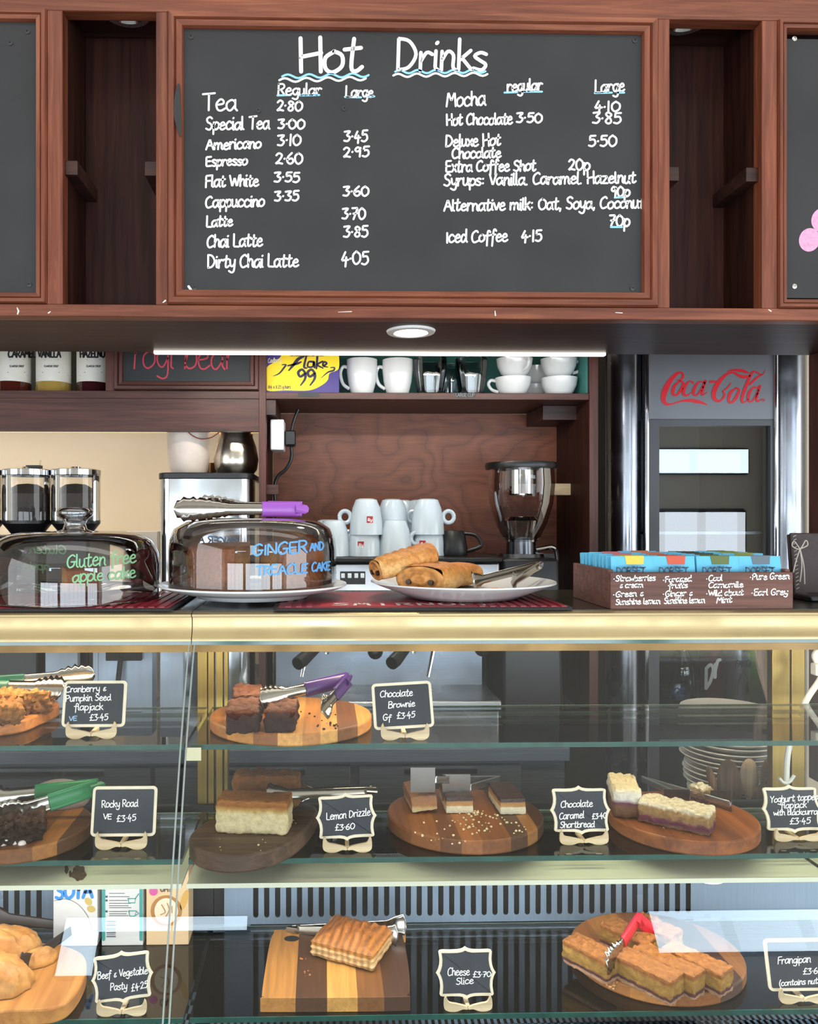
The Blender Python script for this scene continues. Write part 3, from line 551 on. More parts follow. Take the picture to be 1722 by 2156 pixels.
# ------------------------------------------------------------------ socket, plugs and cable
so = thing('wall_socket', 'white surface mounted double socket on the inner left side of the shelving', 'socket', P(590, 948, 2.1))
x0 = bx(560)+.008
B(x0, x0+.035, 2.045, 2.13, Z(948, 2.05), Z(884, 2.05)).build('back_box', plain('white_socket_plastic', '#e4e6ea', .35), so, .003)
pg = thing('power_plug', 'black plug and flex pushed into the white socket', 'plug', P(612, 930, 2.08)); xx = x0+.036
m = MB(); m.box(xx, xx+.028, 2.06, 2.11, Z(940, 2.08), Z(908, 2.08)); m.build('plug', BLACK, pg, .004)
pts = [P(a, b, 2.1) for a, b in ((612, 938), (614, 955), (611, 972), (600, 990), (585, 1003), (578, 1030), (582, 1100))]; MB().tube([tuple(q) for q in crom([tuple(q) for q in pts], 6)], .0045, 8).build('flex', BLACK, pg)
pts = [P(a, b, 2.12) for a, b in ((613, 912), (616, 895), (622, 876), (628, 862))]; MB().tube([tuple(q) for q in crom([tuple(q) for q in pts], 6)], .004, 8).build('flex', BLACK, pg)

# ------------------------------------------------------------------ coffee machine
cm = thing('espresso_machine', 'wide steel espresso machine with black group handles below the plywood back', 'coffee machine', (X(800, 1.95), 1.95, ZW))
xm0, xm1 = X(566, 1.9), X(1052, 1.86); zt = Z(1174, 1.86)
B(xm0, xm1, 1.86, 2.24, zt-.14, zt-.012).build('head_housing', STEEL, cm, .006); B(xm0-.004, xm1+.004, 1.852, 2.245, zt-.012, zt).build('cup_tray', BLACK, cm, .003)
B(xm0+.01, xm1-.01, 2.02, 2.24, ZW+.07, zt-.13).build('splash_panel', STEELD, cm); B(xm0, xm1, 1.84, 2.24, ZW+.015, ZW+.075).build('drip_tray', STEEL, cm, .004)
for k in range(4): MB().lathe([(0, 0), (.018, 0), (.02, .015)], ((xm0+.04) if k % 2 else (xm1-.04), 1.88 if k < 2 else 2.2, ZW), 16).build('foot', BLACK, cm)
B(X(716, 1.86), X(769, 1.86), 1.857, 1.86, Z(1230, 1.86), Z(1203, 1.86)).build('button_panel', BLACK, cm)
WL = plain('lit_button', '#dfeaf2', .4)  # buttons share one even pale colour
for px in (722, 736, 750, 763): B(X(px-4, 1.855), X(px+4, 1.855), 1.8545, 1.857, Z(1217, 1.855), Z(1207, 1.855)).build('button', WL, cm, .001)
for px, pz in ((700, 1395), (880, 1370)):                                # group heads with their handles
    c = P(px, pz, 1.93); c.z = zt-.14
    g = MB().lathe([(.035, 0), (.035, -.03), (.042, -.035), (.042, -.055), (.03, -.06), (0, -.06)], c, 28).build('group_head', CHROME, cm)
    MB().tube([(c.x, c.y, c.z-.05), (c.x-.02, c.y-.06, c.z-.055), (c.x-.07, c.y-.16, c.z-.085), (c.x-.08, c.y-.175, c.z-.09)], [.012, .011, .016, .015], 12).build('portafilter_handle', BLACK, g)
    MB().tube([(c.x, c.y-.02, c.z-.06), (c.x-.012, c.y-.02, c.z-.08), (c.x-.014, c.y-.02, c.z-.095)], .006, 8).build('spout', CHROME, g)
for px, py in ((790, 1372), (1015, 1366)):
    c = P(px, py, 1.84); MB().ball(c, .018, .018, .018, 10).build('steam_knob', BLACK, cm)
for px in (905, 640): 
    a, b = P(px+12, 1345, 1.86), P(px-4, 1425, 1.84); MB().tube([a, (a+b)/2, b], [.005, .005, .004], 8).build('steam_wand', CHROME, cm)
# upside-down cups on the machine
ILP = [(0, .0875), (.018, .088), (.026, .085), (.034, .065), (.0395, .03), (.0415, 0), (.0385, 0), (.036, .03), (.03, .062), (0, .075)]
LOGOR = plain('red_square_logo', '#a3202a', .5)
cupz = zt+.001
def espcup(px, z, D, label, hand=1, ang=0, logo=None, sc=1):
    c = P(px, 1100, D); c.z = z; t = thing('coffee_cup', label, 'cup', c, 'white cups upside down on the coffee machine')
    MB().lathe([(r*sc, q*sc) for r, q in ILP], c, 40).build('body', CHINAB, t)
    if hand:
        h = Vector((cos(ang)*hand, sin(ang), 0)); q = c+h*(.052*sc)+Vector((0, 0, .043*sc)); ring = []
        for i in range(25):
            a = 2*pi*i/24; ring.append(q+h*(.0135*sc*cos(a))+Vector((0, 0, .0145*sc*sin(a))))
        MB().tube(ring, .0052*sc, 8, False).build('handle', CHINAB, t)
    if logo:
        m = MB(); r0, z0 = .0400*sc, c.z+.031*sc
        mp = on_cyl(c, r0-.001); lx, ly = logo; m.add([mp(lx+a, ly+b) for a, b in ((-7, -7), (-2, -7), (2, -7), (6, -7), (6, 7), (2, 7), (-2, 7), (-7, 7))], [(0, 7, 6, 1), (1, 6, 5, 2), (2, 5, 4, 3)]); o = m.build('logo', LOGOR, t)
        m = MB(); write(m, 'illy', lx-5, ly+3, lx+5, 6, on_cyl(c, r0-.0005), 1); m.build('logo_lettering', INK, o)
up = .052
espcup(767, cupz, 1.93, 'upside-down white cup with a red logo, bottom of the pair nearest the cake dome', 0, logo=(760, 1147)); espcup(771, cupz+up, 1.93, 'upside-down white cup with red logo and ring handle, on top', -1, 0, logo=(779, 1094))
espcup(832, cupz, 1.93, 'upside-down white cup at the bottom of the middle pair, its handle behind the pastries', 1); espcup(826, cupz+up-.0, 1.99, 'upside-down white cup on top of the middle pair', 1)
espcup(902, cupz, 1.95, 'upside-down white cup at the bottom of the pair farthest from the cake dome', 0, logo=(890, 1145)); espcup(900, cupz+up, 1.95, 'upside-down white cup with ring handle, topmost of the pair farthest from the dome', 1)
espcup(702, cupz, 1.93, 'upside-down white cup half hidden by the edge of the cake dome', 1); espcup(690, cupz, 2.06, 'upside-down white cup in the back row behind the cake dome', 1)
espcup(845, cupz, 2.10, 'upside-down white cup in the back row behind the middle pair, lower one', 0); espcup(846, cupz+up, 2.10, 'upside-down white cup in the back row behind the middle pair, upper one', 0)
espcup(884, cupz, 2.08, 'upside-down white cup in the back row behind the pair farthest from the dome, lower one', 0); espcup(884, cupz+up, 2.08, 'upside-down white cup in the back row behind the pair farthest from the dome, upper one', 0)
# bean grinder with clear hopper
gr = thing('bean_grinder', 'black coffee grinder with a clear hopper and flat black lid in front of the plywood', 'grinder', P(1098, 1240, 2.0)); gc = P(1097, 983, 2.02); gz = lambda py: Z(py, 2.02, 1097); k = 2.02/FP
MB().lathe([(0, gz(972)), (74*k, gz(975)), (76*k, gz(981)), (74*k, gz(988)), (0, gz(990))], (gc.x, gc.y, 0), 44).build('lid', BLACK, gr)
MB().lathe([(31*k, gz(988)), (31*k, gz(1040)), (28*k, gz(1043)), (0, gz(1043))], (gc.x, gc.y, 0), 36).build('steel_core', CHROME, gr)
MB().lathe([(68*k, gz(988)), (70*k, gz(1020)), (66*k, gz(1060)), (54*k, gz(1100)), (40*k, gz(1130)), (34*k, gz(1136))], (gc.x, gc.y, 0), 44).build('hopper', thin_glass('smoky_hopper', (.8, .78, .76, 1), .7), gr)
MB().lathe([(0, gz(1085)), (30*k, gz(1088)), (38*k, gz(1096)), (36*k, gz(1110)), (33*k, gz(1140)), (0, gz(1140))], (gc.x, gc.y, 0), 30).build('hopper_throat', thin_glass('clear_throat', (.8, .8, .8, 1), 1.6), gr)
MB().lathe([(30*k, gz(1130)), (31*k, gz(1165)), (46*k, gz(1165)), (48*k, gz(1172)), (0, gz(1174))], (gc.x, gc.y, 0), 36).build('collar', brushed('dark_steel', '#6c6f74', .2, 'z'), gr)
m = MB(); m.prism([(gc.x-56*k, ZW), (gc.x+70*k, ZW), (gc.x+58*k, gz(1172)), (gc.x-56*k, gz(1172))], .2, 'xz', 1.93); m.build('body', BLACK, gr, .008, fix=True)
tp = thing('steam_tap', 'small curved chrome pipe beside the black grinder', 'tap', P(1172, 1240, 2.1))
MB().tube(crom([tuple(P(a, b, 2.1)) for a, b in ((1128, 1157), (1145, 1154), (1160, 1152), (1170, 1158), (1173, 1172), (1173, 1186))], 6), .007, 10).build('pipe', CHROME, tp); q = P(1128, 1157, 2.1); MB().tube([(q.x, q.y, ZW), q], .009, 10).build('stem', CHROME, tp)
mj = thing('black_jug', 'black jug with a curved handle behind the pastry plate', 'jug', P(962, 1240, 1.97)); q = P(955, 1230, 1.95); q.z = zt-.0
c = Vector((q.x, 2.0, ZW)); q = P(945, 1180, 1.8)
MB().lathe([(0, zt+.001), (.034, zt+.001), (.036, zt+.012), (.03, zt+.05), (.024, zt+.062), (.02, zt+.062), (.028, zt+.01), (0, zt+.006)], (X(957, 1.93), 1.95, 0), 28).build('body', BLACK, mj)
MB().tube(crom([(X(957, 1.93)+.028, 1.95, zt+.055), (X(957, 1.93)+.055, 1.94, zt+.05), (X(957, 1.93)+.065, 1.93, zt+.025), (X(957, 1.93)+.034, 1.94, zt+.012)], 6), .005, 8).build('handle', BLACK, mj)

# ------------------------------------------------------------------ left end: hopper grinders, boiler and jugs
HOP = thin_glass('hopper_acrylic', (.93, .92, .9, 1), 1.1)
BEAN = plain('coffee_beans', '#1d1411', .45, var=.6, vs=260, bump=1, bs=260)
def grinder(px, label, wd=98, D=1.92, steel=True):
    c = P(px, 1100, D); r = wd/2*D/FP; z = lambda py: Z(py, D, px); t = thing('bean_grinder', label, 'grinder', (c.x, c.y, ZW), 'bean grinders against the cream wall')
    MB().lathe([(r, z(992)), (r, z(1097)), (r*.96, z(1099))], (c.x, c.y, 0), 44).build('hopper', HOP, t)
    MB().lathe([(0, z(987)), (r*.9, z(988)), (r*1.02, z(990)), (r*1.02, z(1001)), (r*.98, z(1003)), (r*.98, z(992)), (0, z(992))], (c.x, c.y, 0), 44).build('lid', CHROME, t)
    MB().lathe([(0, z(982)), (.012, z(983)), (.013, z(987))], (c.x, c.y, 0), 20).build('lid_knob', CHROME, t)
    MB().lathe([(0, z(1018)), (r*.4, z(1020)), (r*.8, z(1032)), (r*.95, z(1040)), (r*.95, z(1098)), (0, z(1098))], (c.x, c.y, 0), 36, rad=lambda a, q: 1+.03*noise.noise(Vector((a*5, q*60, px)))).build('beans', BEAN, t)
    MB().lathe([(r*1.0, z(1095)), (r*1.0, z(1102)), (r*.55, z(1130)), (0, z(1130))], (c.x, c.y, 0), 44).build('base_cone', BLACK, t)
    m = MB(); m.box(c.x-r*.9, c.x+r*.9, c.y-.07, c.y+.12, ZW+.03, z(1128)); m.build('body', BLACK if not steel else STEELV, t, .006); B(c.x-r*.93, c.x+r*.93, c.y-.1, c.y+.14, ZW, ZW+.03).build('base', BLACK, t, .003)
grinder(58, 'bean grinder with a small black box on its hopper lid', steel=False); grinder(160, 'bean grinder with a clear hopper next to the bare cream wall', steel=False); grinder(-46, 'bean grinder cut off by the left edge of the view', steel=False)
t = thing('timer', 'small black box standing on a hopper lid', 'timer', P(86, 989, 1.92)); m = MB(); q = P(71, 982, 1.92); e = P(86, 988, 1.92); B(X(57, 1.92), X(87, 1.92), 1.91, 1.93, Z(987.3, 1.92), Z(981, 1.92)).build('case', BLACK, t, .001); MB().tube([P(84, 982, 1.92), P(85, 969, 1.92)], .002, 8).build('aerial', PALEWOOD, t)
bl = thing('water_boiler', 'tall polished steel water boiler with a black rim', 'boiler', (X(430, 1.92), 1.92, ZW)); xl, xr = X(330, 1.98), X(531, 1.98); zr = Z(998, 1.98)
def rrect(x0, x1, y0, y1, r, n=6): return [(cx_+r*cos(a0+pi/2*i/n), cy_+r*sin(a0+pi/2*i/n)) for cx_, cy_, a0 in ((x1-r, y1-r, 0), (x0+r, y1-r, pi/2), (x0+r, y0+r, pi), (x1-r, y0+r, 1.5*pi)) for i in range(n+1)]
m = MB(); m.prism(rrect(xl+.003, xr-.003, 1.98, 2.24, .03), zr-.012-ZW, 'xy', ZW); m.build('body', plain('polished_steel', '#d3d8de', .12, 1, bump=.03, bs=12), bl, fix=True); m = MB(); m.prism(rrect(xl, xr, 1.976, 2.244, .033), .016, 'xy', zr-.013); m.build('lid', BLACK, bl, .002, fix=True)
zj = zr+.0035
def jug(px, D, prof, mat, name, label, hand=None):
    c = P(px, 995, D); c.z = zj; t = thing(name, label, 'jug', c); MB().lathe(prof, c, 40).build('body', mat, t)
    if hand: MB().tube(crom([(c.x-a*.3, c.y+a*.95, c.z+b) for a, b in hand], 6), .005, 8).build('handle', mat, t)
s = 2.1/FP
jug(397, 2.1, [(0, .002), (36*s, 0), (40*s, .012), (44*s, .05), (45*s, .16), (43.5*s, .16), (42*s, .05), (0, .006)], plain('frosted_jug_plastic', '#cdbfb2', .3, 0, .5, var=.04), 'measuring_jug', 'frosted plastic measuring jug on the boiler lid')
jug(497, 2.1, [(0, .002), (36*s, 0), (44*s, .014), (47*s, .04), (42*s, .075), (35*s, .1), (36*s, .15), (34*s, .15), (33*s, .1), (44*s, .04), (0, .008)], plain('satin_jug_steel', '#cfc8bb', .22, 1), 'milk_jug', 'shiny bulbous steel milk jug on the boiler lid beside the wooden post', [(35*s, .13), (60*s, .13), (62*s, .07), (44*s, .04)])
jug(441, 2.17, [(0, .001), (14*s, 0), (19*s, .035), (18*s, .036), (13*s, .003), (0, .003)], plain('ribbed_copper', '#b98a5e', .25, 1), 'copper_mould', 'small ribbed copper coloured mould between the two jugs')
t = thing('hanging_wire', 'thin red and black wire drooping under the wooden apron above the jugs', 'wire', P(415, 908, 2.02)); MB().tube(crom([tuple(P(a, b, 2.04)) for a, b in ((390, 904), (405, 917), (422, 924), (442, 922), (455, 915), (466, 906))], 6), .0015, 6).build('wire', plain('dull_red_wire', '#8a3a34', .5), t)
m = B(X(262, 2.2), X(331, 2.2), 2.2, 2.24, ZW, Z(1119, 2.2)).build('steel_splash_panel', plain('pale_grey_panel', '#c9c4bd', .4)); props(m, 'low pale grey panel standing against the cream wall beside the boiler', 'panel')
# steel uprights and hanging black paddle seen through the left case
pd = thing('black_paddle', 'black flat paddle hanging by its blade behind the case', 'paddle', P(250, 1365, 1.80)); B(X(222, 1.8), X(298, 1.8), 1.80, 1.806, Z(1389, 1.8), Z(1330, 1.8)).build('blade', BLACKM, pd, .002); MB().tube([P(254, 1385, 1.797), P(248, 1440, 1.79), P(246, 1500, 1.785)], .006, 8).build('handle', BLACKM, pd)
fc = thing('filter_machine', 'dull steel filter machine standing in front of the boiler behind the case', 'machine', (X(255, 1.83), 1.83, ZW)); B(X(202, 1.82), X(318, 1.82), 1.815, 1.86, ZW, Z(1262, 1.82)).build('body', BLUESTEEL, fc, .004); B(X(198, 1.82), X(208, 1.82), 1.812, 1.86, ZW, Z(1266, 1.82)).build('edge_strip', BLUESTEEL, fc); B(X(300, 1.82), X(322, 1.82), 1.812, 1.86, ZW, Z(1266, 1.82)).build('edge_strip', BLUESTEEL, fc)

for a, b, nm in ((338, 388, 'tall bluish steel cabinet side standing behind the case joint'), (98, 166, 'bluish steel panel standing between the dark grinders behind the left case')):
    o = B(X(a, 1.80), X(b, 1.80), 1.79, 1.812, ZW, Z(1268, 1.8)).build('steel_cabinet', BLUESTEEL, None, .002); props(o, nm, 'cabinet')  # thin steel panels, no cabinet behind them

# ------------------------------------------------------------------ drinks fridge
FY = 2.2; fx = lambda px: X(px, FY); fz = lambda py: Z(py, FY, 1500)
fr = thing('drinks_fridge', 'grey upright drinks fridge with a red script logo and glass door', 'fridge', (fx(1490), FY, 0))
DG = plain('grey_fridge_panel', '#77797f', .38, .3); DK = plain('dark_fridge_case', '#1d1e22', .4); ALU = brushed('fridge_aluminium', '#9fa3ab', .22, 'z', 30)
ftop = 2.05; xa_, xb_ = fx(1288), fx(1716); fy1 = FY+.5
B(xa_, xa_+.02, FY+.05, fy1, .05, ftop).build('side', DK, fr); B(xb_-.02, xb_, FY+.05, fy1, .05, ftop).build('side', DK, fr); B(xa_, xb_, fy1-.02, fy1, .05, ftop).build('rear', DK, fr); B(xa_, xb_, FY+.05, fy1, ftop-.02, ftop).build('roof_panel', DK, fr); B(xa_, xb_, FY+.05, fy1, .05, .15).build('plinth', DK, fr)
for a, b in ((1290, 1362), (1632, 1716)):
    m = MB(); c = (fx(a)+fx(b))/2; rr = (fx(b)-fx(a))/2; m.prism([(c+rr*cos(q), FY+.055-.06*sin(q)) for q in [pi*i/18 for i in range(19)]][::-1], ftop-.1, 'xy', .1); m.build('column', ALU, fr, fix=True)
for a, b in ((1354, 1368), (1625, 1639)): MB().tube([((fx(a)+fx(b))/2, FY-.004, .1), ((fx(a)+fx(b))/2, FY-.004, ftop)], .006, 10).build('chrome_strip', CHROME, fr)
B(fx(1366), fx(1632), FY, FY+.05, fz(884), ftop).build('header_panel', DG, fr, .003)
dz0 = .2
dr = B(fx(1366), fx(1388), FY, FY+.04, dz0, fz(884)).build('door', plain('dark_grey_door_frame', '#4b4e54', .35), fr)
DFM = MATS['dark_grey_door_frame']
B(fx(1622), fx(1634), FY, FY+.04, dz0, fz(884)).build('door_stile', DFM, dr); B(fx(1388), fx(1622), FY, FY+.04, fz(896), fz(884)).build('door_rail', DFM, dr); B(fx(1388), fx(1622), FY, FY+.04, dz0, dz0+.06).build('door_rail', DFM, dr)
m = MB(); q = [(fx(1388), dz0+.06), (fx(1622), dz0+.06), (fx(1622), fz(896)), (fx(1388), fz(896))]; m.add([(a, FY+.012, b) for a, b in q], [(0, 1, 2, 3)]); m.build('door_glass', thin_glass('fridge_door_glass', (.9, .92, .93, 1), 3.2), dr)
FW_ = plain('dim_fridge_liner', '#3a3f45', .5)
B(fx(1370), fx(1628), fy1-.06, fy1-.02, .2, ftop-.05).build('liner', FW_, fr)
fshelf = [fz(1502), fz(1356), fz(1120), .45]
for z in fshelf: B(fx(1368), fx(1632), FY+.05, fy1-.06, z-.008, z).build('rack_shelf', STEELD, fr)
# script logo traced as pen strokes of varying width
m = MB(); mp_ = on_plane(FY-.0012); mp = lambda a, b: mp_(1150+a/3.01, 700+b/3.01)
def L(*p): ribbon(m, crom(list(p), 5), 10, mp)
L((828, 300, 4), (850, 300, 12), (868, 276, 14), (856, 254, 12), (826, 262, 20), (782, 310, 30), (752, 370, 36), (742, 420, 30), (758, 452, 20), (800, 452, 10), (852, 436, 12), (900, 430, 20), (950, 436, 24), (990, 446, 16), (1022, 460, 3))
L((850, 306, 8), (812, 340, 20), (802, 384, 20), (822, 398, 12), (852, 366, 20), (868, 322, 16), (848, 306, 8)); L((930, 318, 14), (908, 308, 8), (876, 346, 22), (870, 386, 20), (890, 400, 12), (920, 380, 6)); L((1000, 316, 10), (968, 314, 10), (940, 350, 20), (934, 388, 18), (952, 398, 10), (982, 362, 14), (1008, 306, 14)); L((1010, 308, 12), (990, 370, 18), (990, 396, 12), (1020, 378, 4)); L((1040, 312, 16), (1070, 312, 16))
L((1118, 372, 6), (1130, 396, 14), (1112, 426, 12), (1086, 434, 18), (1062, 410, 26), (1068, 360, 30), (1100, 306, 26), (1144, 264, 16), (1186, 254, 12), (1216, 270, 16), (1250, 282, 22), (1290, 274, 10)); L((1150, 246, 6), (1190, 238, 14), (1240, 242, 20), (1284, 258, 8)); L((1118, 372, 8), (1146, 352, 10), (1170, 320, 6))
L((1204, 352, 8), (1168, 382, 20), (1156, 428, 18), (1172, 446, 12), (1202, 414, 20), (1222, 366, 14), (1204, 350, 8)); L((1388, 240, 3), (1366, 268, 8), (1320, 246, 10), (1296, 270, 16), (1262, 350, 22), (1240, 420, 18), (1250, 444, 10), (1284, 420, 4)); L((1366, 268, 6), (1330, 290, 14), (1290, 330, 12)); L((1340, 350, 10), (1308, 352, 12), (1282, 396, 20), (1284, 434, 14), (1306, 434, 10), (1336, 388, 14), (1352, 340, 14)); L((1356, 340, 12), (1334, 412, 16), (1342, 438, 10), (1364, 420, 4))
L(*[(1376+9*cos(a), 428+9*sin(a), 2) for a in [2*pi*i/10 for i in range(11)]]); write(m, 'R', 1371, 432, 1381, 9, mp, 1.5)
m.build('script_logo', plain('logo_red', '#d81228', .35), fr)
area('fridge_lamp', (fx(1500), FY+.08, fz(1345)), (R(25), 0, 0), .4, .02, 1.8, (.9, .96, 1))  # added to brighten the cans, no such source visible
# drinks in the fridge
def can(px, py, name, label, mat, D=FY+.14, w_=50, art=None):
    c = P(px, py, D); r = w_/2*D/FP; t = thing(name, label, 'can', c); 
    MB().lathe([(r*.8, .002), (r*.86, 0), (r, .01), (r, .108)], c, 36).build('body', mat, t); MB().lathe([(r, .108), (r*.82, .118), (r*.82, .121), (r*.78, .118), (0, .118)], c, 36).build('lid', CHROME, t); return t, c, r
zs0 = fshelf[0]
def onshelf(px, D): q = P(px, 1500, D); return q
for args in ((1496, 'dark red drink can beside the water bottle', plain('maroon_can', '#5a1119', .3, .6), 'dr'), (1551, 'silver drink can with a dark picture, beside the dark red can', plain('silver_can', '#a9adb3', .28, .8), 'fa'), (1592, 'green drink can on the lower step near the wooden paddle', plain('lime_can', '#7fb51e', .3, .5), 'gr')):
    D = FY+.14; c = P(args[0], 1500, D); c.z = zs0; r = 25*D/FP
    t = thing('drink_can', args[1], 'can', c, 'drink cans inside the fridge'); MB().lathe([(r*.8, .002), (r*.86, 0), (r, .01), (r, .162)], c, 36).build('body', args[2], t); MB().lathe([(r, .162), (r*.82, .172), (r*.82, .175), (r*.78, .172), (0, .172)], c, 36).build('lid', CHROME, t)
    mp = on_cyl(c, r); m = MB()
    if args[3] == 'dr': write(m, 'Dr', 1484, 1452, 1516, 44, mp, 7, 1412); m.build('lettering', INK, t)
    elif args[3] == 'fa':
        write(m, 'FANTA', 1548, 1404, 1584, 13, mp, 3); m.build('lettering', plain('navy_print', '#17133f', .5), t); m = MB(); L_ = [(1553, 1440), (1558, 1420), (1566, 1413), (1574, 1425), (1576, 1455), (1572, 1460), (1553, 1460)]
        m.add([mp(a, b) for a, b in L_], [tuple(range(6, -1, -1))]); m.build('dark_picture', plain('dark_print', '#2a1a18', .4), t)
wb = thing('water_bottle', 'small clear plastic water bottle with a blue label inside the fridge', 'bottle', (0, 0, 0)); c = P(1436, 1500, FY+.14); c.z = zs0; wb.location = c; r = 26*(FY+.14)/FP
MB().lathe([(0, .003), (r*.9, 0), (r, .008), (r, .09), (r*.9, .115), (r*.5, .15), (r*.45, .158), (r*.45, .165)], c, 32).build('body', thin_glass('bottle_plastic', (.75, .8, .84, 1), 3), wb); MB().lathe([(r*.5, .158), (r*.5, .178), (0, .179)], c, 24).build('cap', plain('grey_blue_cap', '#7c8790', .5), wb)
m = MB(); mp = on_cyl(c, r); write(m, 'ICE', 1413, 1464, 1441, 15, mp, 3, jit=.2); write(m, 'VALLEY', 1412, 1473, 1441, 7, mp, 1, jit=.2); m.build('lettering', plain('blue_print', '#4a6fb0', .5), wb)
# ------------------------------------------------------------------ display case
ZCT = ZE-.152; zo = lambda q: ZE-q
GP = [(.196, 1.252), (.25, 1.222), (.30, 1.196), (.35, 1.172), (.42, 1.1425), (.5, 1.111), (.6, 1.072), (.7, 1.0328), (.78, 1.0014)]       # glass: drop below eye, distance
BACK1, BACK2, DK_B = 1.445, 1.375, 1.47
SZ1, SZ2, SZC, SZD = zo(.350), zo(.517), zo(.550), zo(.762)
XS = X(404, 1.25)
CTOP = plain('dark_counter_top', '#2c2a24', .22, 0, .6, var=.2, vs=8)
FGLASS = thin_glass('case_front_glass', (.965, .985, .975, 1), 1.6)
HBROWN = brushed('brown_gold_header', '#8a6b42', .4, 'x')
def grille(m, y, x0, x1, z0, z1, pitch, sw_, round_bottom=True):        # upright panel with vertical slots
    n = int((x1-x0)/pitch); r = sw_/2
    for k in range(n):
        a = x0+k*pitch; b = a+pitch; s0 = a+(pitch-sw_)/2; s1 = s0+sw_; zb = z0+.012+r
        m.add([(a, y, z0), (s0, y, z0), (s0, y, z1), (a, y, z1)], [(0, 1, 2, 3)]); m.add([(s1, y, z0), (b, y, z0), (b, y, z1), (s1, y, z1)], [(0, 1, 2, 3)])
        arc = [(s0+r-r*cos(pi*i/6), y, zb-r*sin(pi*i/6)) for i in range(7)]
        m.add([(s0+sw_*i/6, y, z0) for i in range(7)]+arc, [(i, i+1, i+8, i+7) for i in range(6)])
        m.add([(s0, y, z1-.006), (s1, y, z1-.006), (s1, y, z1), (s0, y, z1)], [(0, 1, 2, 3)])
    a = x0+n*pitch
    if x1-a > 1e-4: m.add([(a, y, z0), (x1, y, z0), (x1, y, z1), (a, y, z1)], [(0, 1, 2, 3)])
def case(x0, x1, label, slots, posts, side):
    t = thing('display_case', label, 'display case', ((x0+x1)/2, 1.3, 0)); g = .0007; x0 += g; x1 -= g
    B(x0, x1, 1.262, 1.60, ZCT-.018, ZCT).build('counter_top', CTOP, t)
    m = MB(); z = ZCT
    prof = [(1.275, z-.001), (1.250, z-.0015), (1.2455, z-.004), (1.246, z-.0075), (1.252, z-.009), (1.2535, z-.02), (1.2515, z-.032), (1.247, z-.04), (1.2455, z-.0425), (1.2455, z-.046), (1.275, z-.046)]
    m.prism(prof, x1-x0, 'yz', x0); m.build('gold_fascia', GOLD, t, fix=True, ang=.9)
    B(x0, x1, 1.2465, 1.2495, z-.052, z-.0462).build('glass_top_edge', EDGEGLASS, t)
    B(x0, x1, 1.262, 1.272, z-.066, z-.046).build('header', HBROWN, t)
    m = MB(); gp = crom([(d, y) for d, y in GP], 4); n = len(gp)
    m.add([(x, y, ZE-d) for d, y in gp for x in (x0+.001, x1-.001)], [(2*i, 2*i+1, 2*i+3, 2*i+2) for i in range(n-1)]); fg = m.build('front_glass', FGLASS, t, ang=3)
    for xe in (x0+.0035, x1-.0035):
        m = MB(); m.add([(x, y-.0004+o, ZE-d) for d, y in gp for x, o in ((xe-.0012, 0), (xe+.0012, 0))], [(2*i, 2*i+1, 2*i+3, 2*i+2) for i in range(n-1)]); m.build('glass_edge', plain('grey_glass_edge', '#8d968f', .15), fg, solid=.0012)
    for zz, yf, yb in ((SZ1, 1.208, BACK1), (SZ2, 1.19, BACK2), (SZD, 1.2, DK_B-.004)):
        s_ = B(x0+.004, x1-.004, yf+.002, yb, zz-.0075, zz).build('glass_shelf', SHELFGLASS, t); B(x0+.004, x1-.004, yf, yf+.002, zz-.0075, zz).build('polished_edge', EDGEGLASS, s_)
        B(x0+.004, x1-.004, yb, yb+.002, zz-.004, zz).build('rear_edge', plain('pale_glass_edge', '#8fa89c', .2), s_)
    c = B(x0+.003, x1-.003, 1.182, BACK2+.01, SZC-.004, SZC).build('lamp_cover_shelf', CREAM, t); B(x0+.003, x1-.003, 1.18, 1.182, SZC-.006, SZC+.001).build('front_lip', CREAM, c)
    B(x0+.003, x1-.003, BACK2+.01, DK_B, SZC-.004, SZC-.001).build('rear_baffle', STEELD, c)
    for a, b in slots:
        if a is None: continue
        m = MB(); grille(m, DK_B, a, b, SZD+.002, SZC-.004, .0203, .0098); m.build('slotted_panel', DUCT, t, solid=.0012, smooth=False)
        m = MB(); grille(m, DK_B+.002, a, b, zo(.885), SZD-.008, .0203, .0098); m.build('slotted_panel', DUCT, t, solid=.0012, smooth=False)
    B(x0, x1, DK_B+.03, DK_B+.04, zo(.95), SZC).build('duct_back', plain('dark_duct', '#26282b', .6), t)
    B(x0, x1, DK_B+.0025, DK_B+.03, SZD-.006, SZD+.001).build('duct_rail', STEELD, t)
    # slotted tray below the glass deck
    m = MB(); xa, xb, ya, yb = x0+.01, x1-.01, 1.15, DK_B; zt_ = zo(.885); nx = int((xb-xa)/.0115)
    for row in range(8):
        q = ya+(yb-ya)*row/8; e = (yb-ya)/8
        m.add([(xa, q, zt_), (xb, q, zt_), (xb, q+e*.42, zt_), (xa, q+e*.42, zt_)], [(0, 1, 2, 3)])
    for k in range(nx): a = xa+k*.0115; m.add([(a, ya, zt_), (a+.006, ya, zt_), (a+.006, yb, zt_), (a, yb, zt_)], [(0, 1, 2, 3)])
    m.build('slotted_tray', DUCT, t, smooth=False); B(x0+.005, x1-.005, 1.12, DK_B+.03, zo(.97), zo(.95)).build('well_floor', plain('dark_duct', '#26282b', .6), t)
    B(x0, x1, 1.0, 1.05, .1, zo(.80)).build('front_panel', plain('dark_green_panel', '#12302e', .3), t); B(x0, x1, 1.09, 1.5, .1, .44).build('base', BLACKM, t)
    B(x0, x1, .99, 1.06, zo(.80), zo(.785)).build('bottom_glass_channel', EDGEGLASS, t)
    for a, b in posts:
        B(X(a, DK_B), X(b, DK_B), DK_B+.041, DK_B+.06, zo(.9), ZCT-.018).build('rear_post', GOLDD, t, .001)
